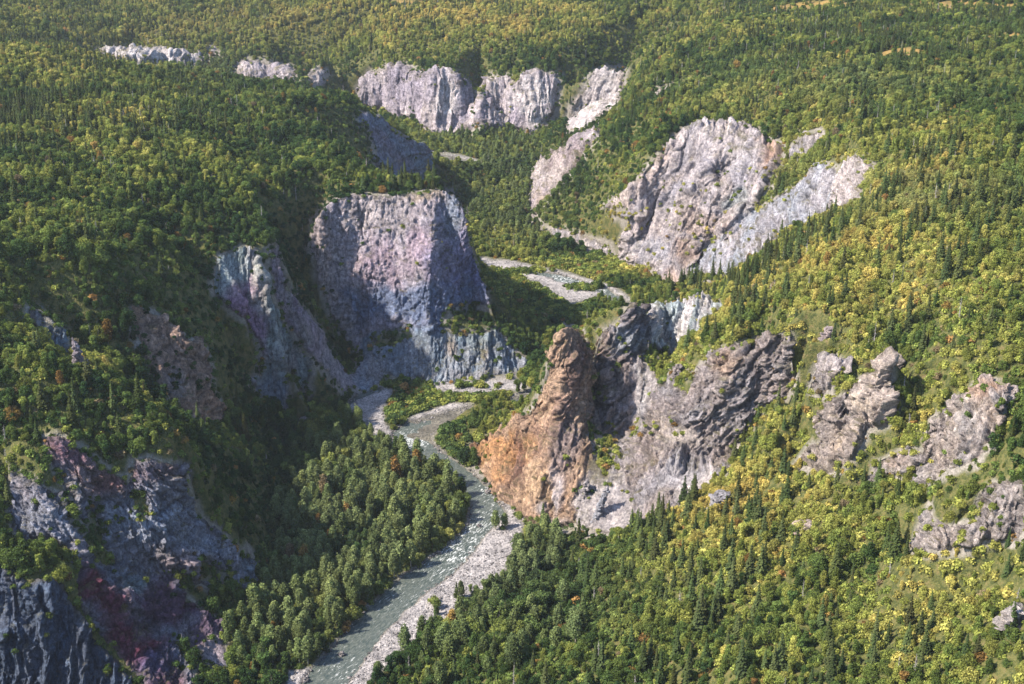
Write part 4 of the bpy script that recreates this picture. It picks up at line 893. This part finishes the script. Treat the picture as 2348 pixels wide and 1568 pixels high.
# driftwood on the gravel
for i, (a, b, a2, b2, nm) in enumerate([(1148, 1262, 1176, 1256, 'at the inner edge of the bar, topmost of the logs'), (1138, 1284, 1168, 1275, 'among the bushes in the middle of the bar'), (1060, 1392, 1082, 1380, 'beside the rusty bushes'), (968, 1448, 985, 1436, 'at the lower end of the near bar'), (1205, 1196, 1172, 1176, 'pinned under the foot of the orange spire')]):
    p0, p1 = np.array(F(a, b)) + (0, 0, .55), np.array(F(a2, b2)) + (0, 0, .75); md_ = (p0 + p1) / 2
    v_, f_ = cat_([tube(p0, p1, .26, .13), tube(p1, p1 + (1.2, .8, .5), .12, .04), tube(md_, md_ + (-.9, 1.2, .7), .1, .03, 4)])
    me_ = raw_mesh('driftwood_log', v_, f_, [m_dead]); o_ = bpy.data.objects.new('driftwood_log', me_); C.objects.link(o_); tag(o_, 'bleached driftwood log ' + nm, 'log', 'driftwood on the gravel')

# ------------------------------------------------------------------ where things grow
def grid_pts(sp, y0=300, y1=2250):
    out = []
    for y in np.arange(y0, y1, sp):
        half = (y + 90) * .53 + 60
        x = np.arange(-half, half, sp); out.append(np.stack([x, np.full(len(x), y)], 1))
    p = np.concatenate(out); return p + rng.uniform(-.46, .46, p.shape) * sp
FP = [tuple(x) for x in G.tolist()] ; FT = [tuple(t) for t in gt.tolist()]
gbvh = BVHTree.FromPolygons(FP, FT)
def drop(p):
    z = np.zeros(len(p)); nz = np.zeros(len(p)); ok = np.zeros(len(p), bool); dn = Vector((0, 0, -1)); gz = np.zeros(len(p))
    for i, (x, y) in enumerate(p.tolist()):
        h = coarse.ray_cast(Vector((x, y, 500)), dn)
        if h[0] is None: continue
        g = gbvh.ray_cast(Vector((x, y, 500)), dn)
        gz[i] = g[0].z if g[0] is not None else -999
        z[i] = h[0].z; nz[i] = abs(h[1].z); ok[i] = True
    return z, nz, gz, ok
def growth(sp, y0=300, y1=2250):
    p = grid_pts(sp, y0, y1); q = np.stack([p[:, 0], p[:, 1], np.full(len(p), 60.)], 1); u, v, d = project(q)
    p = p[(u > -700) & (u < 3050)]
    z, nz, gz, ok = drop(p)
    X = np.stack([p[:, 0], p[:, 1], np.where(gz > -900, gz, z)], 1); u, v, d = project(X)
    ok &= (v > -70) & (v < 1760) & (u > -640) & (u < 2990) & (gz > -900) & (np.abs(gz - z) < 3)
    sn = seen(X, 7.0); lb = lab[gi(u, v)]
    rocky = sn & (lb >= 0)
    flo = (X[:, 2] - floor_z(X[:, 1])) < 3.5
    bare = np.zeros(len(X), bool)
    for pl in WATER + GRAVEL: bare |= flo & (inpoly(u, v, pl) | (polydist(u, v, pl) < 3))
    for pl in MEADOW: bare |= (d > 700) & inpoly(u + rng.normal(size=len(X)) * 5, v + rng.normal(size=len(X)) * 2, pl) & (rng.uniform(size=len(X)) < .93)
    bush = np.zeros(len(X), bool)
    for (a, b, ra, rb) in [(1005,1385,22,12),(1085,1372,45,16),(1120,1355,25,12),(1010,1440,30,14),(985,1455,22,10),(1180,1290,14,20),(1150,1215,18,6),(1010,1410,12,6),(1130,1000,30,14),(1200,622,60,6),(1350,660,60,7),(1100,885,60,4),(1060,1010,20,8)]:
        bush |= (np.hypot((u - a) / ra, (v - b) / rb) < .6 + .6 * rng.uniform(size=len(X))) & flo
    bare &= ~(bush & (sp < 3.5))
    ok &= ~bare
    return X[ok], u[ok], v[ok], d[ok], nz[ok], flo[ok], rocky[ok], sn[ok]
def blobf(u, v, lst):
    r = np.zeros(len(u))
    for (a, b, ra, rb, s) in lst: r += s * np.clip(1.5 - np.hypot((u - a) / ra, (v - b) / rb), 0, 1)
    return r
SPR = [(2050,60,420,90,.28),(1950,60,250,50,.2),(200,200,260,120,.25),(0,260,120,80,.3),(1000,40,400,60,.15),(1740,650,120,110,.20),(1690,730,60,60,.3),(1500,1170,220,60,.20),(1900,700,300,250,.06),(1850,1300,500,250,.10),(1400,1180,120,60,.2),(2150,1150,200,200,.12),
       (100,60,400,100,.25),(1640,240,200,60,.10),(2200,400,200,200,.08),(50,420,60,120,.08),(950,425,120,14,.4),(150,950,120,80,.18),(1300,730,30,20,.3),(1560,650,40,20,.5),(1500,740,40,40,.3),(1100,420,60,30,.1),(1850,430,60,60,.2),(1650,470,60,80,.1),(2000,420,60,60,.25)]
COT = [(900,1170,180,180,1.),(750,1350,140,180,1.),(1300,1330,220,110,.8),(1100,1480,200,90,.6),(1200,470,130,100,.4),(1150,330,180,40,.4),(500,160,80,30,.6),(1000,1000,80,50,.2),(600,1450,90,90,.7)]
LOW = [(930,925,80,40,1.),(1080,910,90,25,1.),(1070,1010,60,40,1.),(1100,970,60,30,1.),(1250,680,120,60,.6),(1400,600,120,30,.3),(900,870,60,14,1.),(1180,650,70,40,.4),(1290,620,150,30,.4)]
YEL = [(1950,560,380,230,.42),(1750,900,500,300,.15),(1900,1250,500,330,.28),(400,50,700,90,.34),(1050,50,500,70,.30),(2000,280,450,220,.12),(1650,240,200,60,.12),(1500,60,400,60,.15),(150,200,300,90,.12),(350,320,300,80,.22),(600,420,130,60,.22),(100,150,200,80,.1),(1500,590,60,40,.3),(1430,520,60,50,.5),(120,830,160,60,.22),(350,990,150,60,.2),(1100,560,150,70,.22),(980,1180,90,110,.12),(2150,420,200,100,.1),(1400,740,80,20,.3),(1600,830,60,40,.25),
       (1700,1150,160,90,.15),(550,800,350,350,-.12),(700,360,160,70,-.08),(1350,1350,250,150,-.10),(1900,60,500,80,-.03),(700,600,60,200,-.2),(1200,780,100,100,-.15)]
GRY_ = [(1950,440,260,60,.6),(2250,460,150,60,.5),(900,1170,250,200,.35),(750,1350,160,180,.4),(1250,1330,250,140,.35),(480,160,140,40,.5),(1150,440,160,120,.35),(1800,200,250,60,.25),(500,50,300,50,.3),(2050,190,250,40,.35)]
def palette(X, u, v, kind):
    n = len(X); lo = fbm(X / 38, 3, 81); lo2 = fbm(X / 12, 2, 82); rnd = rng.normal(size=n)
    t = .40 + blobf(u, v, YEL) + .46 * lo + .24 * lo2 + .14 * rnd
    if kind == 'cottonwood': t = t * .6 + .16
    if kind == 'shrub': t = t + .05
    K = np.array([0, .28, .5, .72, .95, 1.25]); Cc = np.array([(.026,.056,.026),(.055,.098,.034),(.115,.163,.048),(.215,.248,.066),(.31,.315,.10),(.40,.33,.11)])
    t = np.clip(t, 0, 1.25); col = np.stack([np.interp(t, K, Cc[:, k]) for k in range(3)], 1)
    g = np.clip(blobf(u, v, GRY_) * (.6 + .8 * lo2) + (.45 if kind == 'cottonwood' else 0), 0, .75)[:, None]
    gc = np.array((.15, .185, .095)); col = col * (1 - g) + gc * g
    br = rng.uniform(size=n); sel = br < (.012 if kind != 'shrub' else .045)
    col[sel] = np.array([(.20,.13,.05),(.27,.17,.07),(.17,.14,.09),(.24,.17,.06)])[rng.integers(0, 4, sel.sum())]
    return col * rng.uniform(.68, 1.36, (n, 1)) * (1.2 if kind == 'cottonwood' else 1)
ALL = {k: [] for k in FORMS}
def add(kind, X, sc, col, u, v, d, sn):
    n = len(X); ALL[kind].append(dict(X=X, sc=sc, col=col, u=u, v=v, d=d, sn=sn, rz=rng.uniform(0, 6.283, n), k=rng.integers(0, len(FORMS[kind]), n)))
X, u, v, d, nz, flo, rocky, sn = growth(3.35)
lown = fbm(X / 30, 3, 91); c_ = np.clip(blobf(u, v, COT), 0, 1) * flo.astype(float) + np.clip(blobf(u, v, COT[3:4]), 0, 1) * .5 * (~flo); low = np.clip(blobf(u, v, LOW), 0, 1) * flo
sp_ = np.clip(.03 + blobf(u, v, SPR) * np.clip(.45 + 3.2 * lown, 0, 2.6), 0, .8) * np.where(flo, .15, 1)
rr = rng.uniform(size=len(X)); steep = (nz < .42)
g0 = ~rocky
is_sp = g0 & (rr < sp_) & (low < .3); is_ct = g0 & ~is_sp & (rng.uniform(size=len(X)) < c_ * .55) & (low < .3)
is_lo = g0 & ~is_sp & ~is_ct & (low > .3); is_bi = g0 & ~is_sp & ~is_ct & ~is_lo & (rng.uniform(size=len(X)) < np.clip(.95 - 1.2 * np.clip(fbm(X / 22, 3, 96) - .28, 0, 1), .3, 1))
is_sn = g0 & (rng.uniform(size=len(X)) < .010 + .03 * np.clip(blobf(u, v, [(200,410,90,30,1),(2300,650,80,60,1),(2150,640,80,50,.6),(2000,60,300,60,.4),(1900,1400,400,100,.4)]), 0, 1)) & (low < .3)
def put(kind, m, s0, s1, dsc=None):
    m = m.copy(); n = m.sum(); s = rng.uniform(s0, s1, n) * (1 if dsc is None else dsc[m])
    col = palette(X[m], u[m], v[m], kind)
    if kind == 'spruce': col = np.array((.034, .050, .022)) * rng.uniform(.7, 1.6, (n, 1)) + rng.uniform(0, .012, (n, 3)) * np.array([1, .8, .2])
    Xm = X[m].copy(); Xm[:, 2] -= .3 + .9 * (1 - nz[m]); add(kind, Xm, s, col, u[m], v[m], d[m], sn[m])
edge = np.where(nz < .62, .62, 1.0)
szn = np.clip(.92 + .55 * fbm(X / 28, 2, 97), .5, 1.3)
put('spruce', is_sp, .5, 1.35, edge * np.where(d > 900, .8, 1.)); put('cottonwood', is_ct, .55, 1.3, np.where(d > 760, .75, 1.0)); put('birch', is_bi, .38, 1.2, szn * edge * np.where((u > 1250) & (d < 720), .85, 1.02)); put('shrub', is_lo, 1.2, 2.3); put('snag', is_sn, .6, 1.15)
# undergrowth between the trees, on ledges and at the edges of the gravel
X, u, v, d, nz, flo, rocky, sn = growth(3.0, 300, 1350)
vis = sn & (d < 1450)
m = vis & ~rocky & (rng.uniform(size=len(X)) < np.where(flo, .6, np.where((nz < .75) | (d < 640), .9, .55))); put('shrub', m, .8, 1.7)
n_bare = fbm(X / 9, 3, 95)
m = vis & rocky & (nz > .5) & (n_bare > .22); put('shrub', m, .5, 1.2)
# ledges: bushes on the displaced rock itself
rb = BVHTree.FromPolygons([tuple(x) for x in VR.tolist()], [tuple(t) for t in T[rockT].tolist()])
LEDGE = [(1090,735,60,28,.9),(900,772,60,14,.7),(1170,745,30,10,.4),(880,800,40,14,.3),(1150,790,14,40,.3),(1000,770,20,20,.4),(230,1190,40,60,.8),(430,1330,70,30,.6),(330,1180,30,30,.4),(520,1330,50,30,.7),(100,1290,90,40,.9),(440,1470,60,20,.5),(480,1540,60,30,.4),(250,1070,40,10,.4),(600,620,30,30,.4),(740,600,16,90,.16),(745,720,16,60,.3),(1790,420,60,40,.25),(1560,500,60,40,.22),(1440,500,50,30,.5),(1650,450,80,60,.10),(1600,560,50,40,.15),
          (1420,830,20,60,.2),(1370,900,20,60,.3),(1395,1040,25,60,.7),(1480,990,20,30,.4),(1560,870,30,30,.4),(1680,800,50,16,.5),(1540,960,20,20,.3),(1340,1140,20,30,.5),(1440,1150,30,30,.3),(360,820,50,70,.25),(430,870,40,60,.35),(450,960,40,30,.2),(1350,240,40,30,.35),(1900,900,20,20,.3),(2250,900,50,30,.3),(2300,1170,40,40,.35),(2200,1230,60,30,.3),(1950,1010,30,30,.12),(2120,1060,60,30,.3),(2200,1000,30,60,.14),(1270,1200,60,16,.2),(1290,755,20,8,.4)]
us = rng.uniform(0, 2347, 90000); vs = rng.uniform(130, 1568, 90000); keep = (lab[gi(us, vs)] >= 0); us, vs = us[keep], vs[keep]
pr = np.clip(blobf(us, vs, LEDGE), 0, 1) * .55 + .012; hit = []
for a_, b_ in zip(us[rng.uniform(size=len(us)) < pr], vs[rng.uniform(size=len(us)) < pr][:0].tolist() or []): pass
sel = rng.uniform(size=len(us)) < pr
for a_, b_ in zip(us[sel].tolist(), vs[sel].tolist()):
    r_ = Vector(ray(a_, b_)).normalized(); h = rb.ray_cast(EYE, r_, 2000)
    if h[0] is not None and h[1].z > .25 - .3 * rng.uniform() and rng.uniform() < min(1, (h[3] / 1250) ** 2 * 2.2): hit.append(tuple(h[0]))
ebv = np.nonzero((lay[ridx] <= 3) & (rng.uniform(size=nR) < .035))[0]
eb = Y_[ebv]; eb = eb[seen(eb, 4)]; eb = eb[rng.uniform(size=len(eb)) < np.clip((np.linalg.norm(eb - np.array([0, 0, CAMZ]), axis=1) / 900) ** 2, .25, 1)]
hit += [tuple(x) for x in eb.tolist()]
X = np.array(hit); u, v, d = project(X); nz = np.ones(len(X)); sn = np.ones(len(X), bool); m = np.ones(len(X), bool)
big = rng.uniform(size=len(X)) < .0
put('shrub', m, .45, 1.25)
for k in ALL:
    ALL[k] = {q: np.concatenate([e[q] for e in ALL[k]]) for q in ALL[k][0]}
    print(k, len(ALL[k]['X']))

# ------------------------------------------------------------------ individuals (the 300 that show largest) and the rest
ZONES = [('at the bottom end of the riverside grove', lambda u, v: (u > 600) & (u < 1100) & (v > 1380)),
         ('at the water edge of the riverside grove', lambda u, v: (v > 900) & (u < 1100) & (u > 1010 - .62 * (v - 1180)) & (v > 1100)),
         ('at the left back of the riverside grove', lambda u, v: (u > 600) & (u < 800) & (v > 900)),
         ('at the upper tip of the riverside grove', lambda u, v: (u > 600) & (u < 1100) & (v > 900) & (v < 1080)),
         ('in the middle of the riverside grove', lambda u, v: (u > 600) & (u < 1100) & (v > 900)),
         ('on the shaded left valley side', lambda u, v: (u < 620) & (v > 640)),
         ('on the forested plateau at upper left', lambda u, v: (u < 850) & (v <= 640)),
         ('beside the gravel bar at the bottom middle', lambda u, v: (u < 1450) & (v > 1180)),
         ('in front of the rugged grey cliff', lambda u, v: (u < 1800) & (v > 1080) & (v <= 1300)),
         ('in the bottom right corner', lambda u, v: (u > 2000) & (v > 1270)),
         ('on the sunny lower right slope', lambda u, v: (v > 1270)),
         ('around the crags near the right edge', lambda u, v: (u > 2000) & (v > 800)),
         ('between the rugged grey cliff and the twin pointed crag', lambda u, v: (v > 740)),
         ('in the belt below the diagonal blue white rock shoulder', lambda u, v: (u > 1480) & (u < 1930) & (v > 480)),
         ('above the rounded crag near the right edge', lambda u, v: (u > 2100) & (v > 560)),
         ('on the slope above the twin pointed crag', lambda u, v: (u > 1900) & (v > 560)),
         ('near the right edge level with the white cliffs', lambda u, v: (u > 2000) & (v > 300)),
         ('on the yellow green upper right slope', lambda u, v: (u > 1600)),
         ('on the valley floor below the big white cliff', lambda u, v: (u > 0))]
DESC = {'birch': ('rounded leafy birch', 'birch_tree', 'tree', 'leafy birches'), 'cottonwood': ('tall grey green cottonwood', 'cottonwood_tree', 'tree', 'grey green cottonwoods'),
        'spruce': ('narrow dark green spruce', 'spruce_tree', 'tree', 'dark spruces'), 'snag': ('bare grey dead spruce', 'dead_tree', 'dead tree', 'bare grey dead trees'), 'shrub': ('low leafy bush', 'shrub', 'shrub', 'low leafy bushes')}
STUFF = {'birch': ('birch_forest', 'rounded green and yellow leafy trees covering the slopes and plateaus', 'forest'), 'cottonwood': ('cottonwood_forest', 'far tall grey green trees massed along the valley floor', 'forest'),
         'spruce': ('spruce_forest', 'far narrow dark spruces scattered through the leafy woods', 'forest'), 'snag': ('dead_trees', 'far bare grey dead trunks scattered through the woods', 'dead trees'), 'shrub': ('undergrowth', 'low leafy undergrowth between trees and along the gravel', 'undergrowth')}
def stuff(kind, D, idx):
    nm, lb_, ct = STUFF[kind]
    me = bpy.data.meshes.new(nm); n = len(idx); me.vertices.add(n); me.vertices.foreach_set('co', D['X'][idx].astype(np.float32).ravel())
    a = me.attributes.new('tint', 'FLOAT_COLOR', 'POINT'); q = np.ones((n, 4), np.float32); q[:, :3] = D['col'][idx]; a.data.foreach_set('color', q.ravel())
    a = me.attributes.new('form', 'INT', 'POINT'); a.data.foreach_set('value', D['k'][idx].astype(np.int32))
    a = me.attributes.new('size', 'FLOAT', 'POINT'); a.data.foreach_set('value', D['sc'][idx].astype(np.float32))
    a = me.attributes.new('turn', 'FLOAT', 'POINT'); a.data.foreach_set('value', D['rz'][idx].astype(np.float32))
    o = bpy.data.objects.new(nm, me); C.objects.link(o); tag(o, lb_, ct, kind='stuff')
    ng = bpy.data.node_groups.new(nm, 'GeometryNodeTree'); ng.interface.new_socket('Geometry', in_out='INPUT', socket_type='NodeSocketGeometry'); ng.interface.new_socket('Geometry', in_out='OUTPUT', socket_type='NodeSocketGeometry')
    ns, ls = ng.nodes, ng.links; gi_ = ns.new('NodeGroupInput'); go_ = ns.new('NodeGroupOutput'); iop = ns.new('GeometryNodeInstanceOnPoints')
    g2i = ns.new('GeometryNodeGeometryToInstance')
    for (_, _, jo, _) in reversed(FORMS[kind]):
        oi = ns.new('GeometryNodeObjectInfo'); oi.inputs[0].default_value = jo; oi.inputs['As Instance'].default_value = True; ls.new(oi.outputs['Geometry'], g2i.inputs[0])
    def na(name, ty):
        x = ns.new('GeometryNodeInputNamedAttribute'); x.data_type = ty; x.inputs[0].default_value = name; return x.outputs[0]
    ls.new(gi_.outputs[0], iop.inputs['Points']); ls.new(g2i.outputs[0], iop.inputs['Instance']); iop.inputs['Pick Instance'].default_value = True
    ls.new(na('form', 'INT'), iop.inputs['Instance Index'])
    cx = ns.new('ShaderNodeCombineXYZ'); ls.new(na('turn', 'FLOAT'), cx.inputs[2]); er = ns.new('FunctionNodeEulerToRotation'); ls.new(cx.outputs[0], er.inputs[0]); ls.new(er.outputs[0], iop.inputs['Rotation'])
    cs = ns.new('ShaderNodeCombineXYZ'); sz = na('size', 'FLOAT')
    for k in range(3): ls.new(sz, cs.inputs[k])
    ls.new(cs.outputs[0], iop.inputs['Scale']); ls.new(iop.outputs[0], go_.inputs[0])
    md = o.modifiers.new('scatter', 'NODES'); md.node_group = ng
def look(kind, ds, D, i):
    s = D['sc'][i]; med = np.median(D['sc']); sz = 'small ' if s < med * .85 else ('large ' if s > med * 1.25 else '')
    if kind in ('snag', 'spruce'): return ('short ' if sz == 'small ' else ('very tall ' if sz else '')) + ds
    r, g, b = D['col'][i]; q = r / g
    c = 'rusty brown' if q > 1.25 else ('golden yellow' if q > 1.0 else ('yellow green' if q > .85 else ('light green' if g > .17 else ('olive green' if q > .68 else 'deep green'))))
    if kind == 'cottonwood': return sz + c + ' cottonwood'
    return sz + c + ' ' + ds.split()[-1]
for kind, D in ALL.items():
    n = len(D['X']); inpic = (D['u'] > 8) & (D['u'] < 2339) & (D['v'] > 25) & (D['v'] < 1560)
    top = D['X'] + np.array([0, 0, 1.]) * (D['sc'] * (1.2 if kind == 'shrub' else 5.0))[:, None]
    vis = np.zeros(n, bool); big = D['sc'] / np.linalg.norm(D['X'] - np.array([0, 0, CAMZ]), axis=1); order = np.argsort(-big)
    pick = []
    for i in order:
        if not (inpic[i] and D['sn'][i]): continue
        t_ = Vector(top[i]); dv = t_ - EYE; L_ = dv.length; h = coarse.ray_cast(EYE, dv / L_, L_ - 3)
        if h[0] is None: pick.append(i)
        if len(pick) >= 300: break
    pick = np.array(pick); rest = np.setdiff1d(np.arange(n), pick)
    if kind == 'snag' and len(rest) < 5: rest = rest[:0]
    if len(rest): stuff(kind, D, rest)
    ds, nm, ct, grp = DESC[kind]; protos = {}
    for i in pick:
        z = next(k for k, (zn, fn) in enumerate(ZONES) if fn(D['u'][i], D['v'][i])); cm, tm, _, cn = FORMS[kind][D['k'][i]]
        if D['k'][i] not in protos:
            r_ = bpy.data.objects.new(nm, None); c_o = bpy.data.objects.new(cn, cm); t_o = bpy.data.objects.new('trunk' if kind != 'shrub' else 'stems', tm)
            for q in (c_o, t_o): q.parent = r_
            protos[D['k'][i]] = (r_, c_o, t_o); objs = (r_, c_o, t_o)
        else:
            r0, c0, t0_ = protos[D['k'][i]]; objs = (r0.copy(), c0.copy(), t0_.copy())
            objs[1].parent = objs[0]; objs[2].parent = objs[0]
        for q in objs: C.objects.link(q)
        objs[0].location = D['X'][i]; objs[0].rotation_euler = (0, 0, D['rz'][i]); s = D['sc'][i]; objs[0].scale = (s, s, s)
        tag(objs[0], look(kind, ds, D, i) + ' ' + ZONES[z][0], ct, grp + ' ' + ZONES[z][0]); objs[1]['tint'] = [float(x) for x in D['col'][i]]
# ------------------------------------------------------------------ thin air between the helicopter and the far woods
hm = bpy.data.materials.new('haze'); hm.use_nodes = True; hn, hl = hm.node_tree.nodes, hm.node_tree.links
for n in list(hn): hn.remove(n)
ho = hn.new('ShaderNodeOutputMaterial'); pv = hn.new('ShaderNodeVolumePrincipled'); pv.inputs['Color'].default_value = (.80, .88, 1, 1); pv.inputs['Density'].default_value = 0.00004; pv.inputs['Anisotropy'].default_value = .25
hl.new(pv.outputs[0], ho.inputs['Volume'])
zb = float(min(V[:, 2].min(), G[:, 2].min())) - 1.5; zt = CAMZ + 8
x0, x1, y0, y1 = float(V[:, 0].min()) - 5, float(V[:, 0].max()) + 5, -8.0, float(V[:, 1].max()) + 5
hv = np.array([(x, y, z) for z in (zb, zt) for y in (y0, y1) for x in (x0, x1)]); hf = np.array([(0, 2, 3, 1), (4, 5, 7, 6), (0, 1, 5, 4), (2, 6, 7, 3), (0, 4, 6, 2), (1, 3, 7, 5)])
ho_ = mesh_obj('haze', hv, hf, hm, smooth=False); tag(ho_, kind='stuff', label='thin bluish air over the whole canyon', cat='haze')
S.cycles.volume_bounces = 0
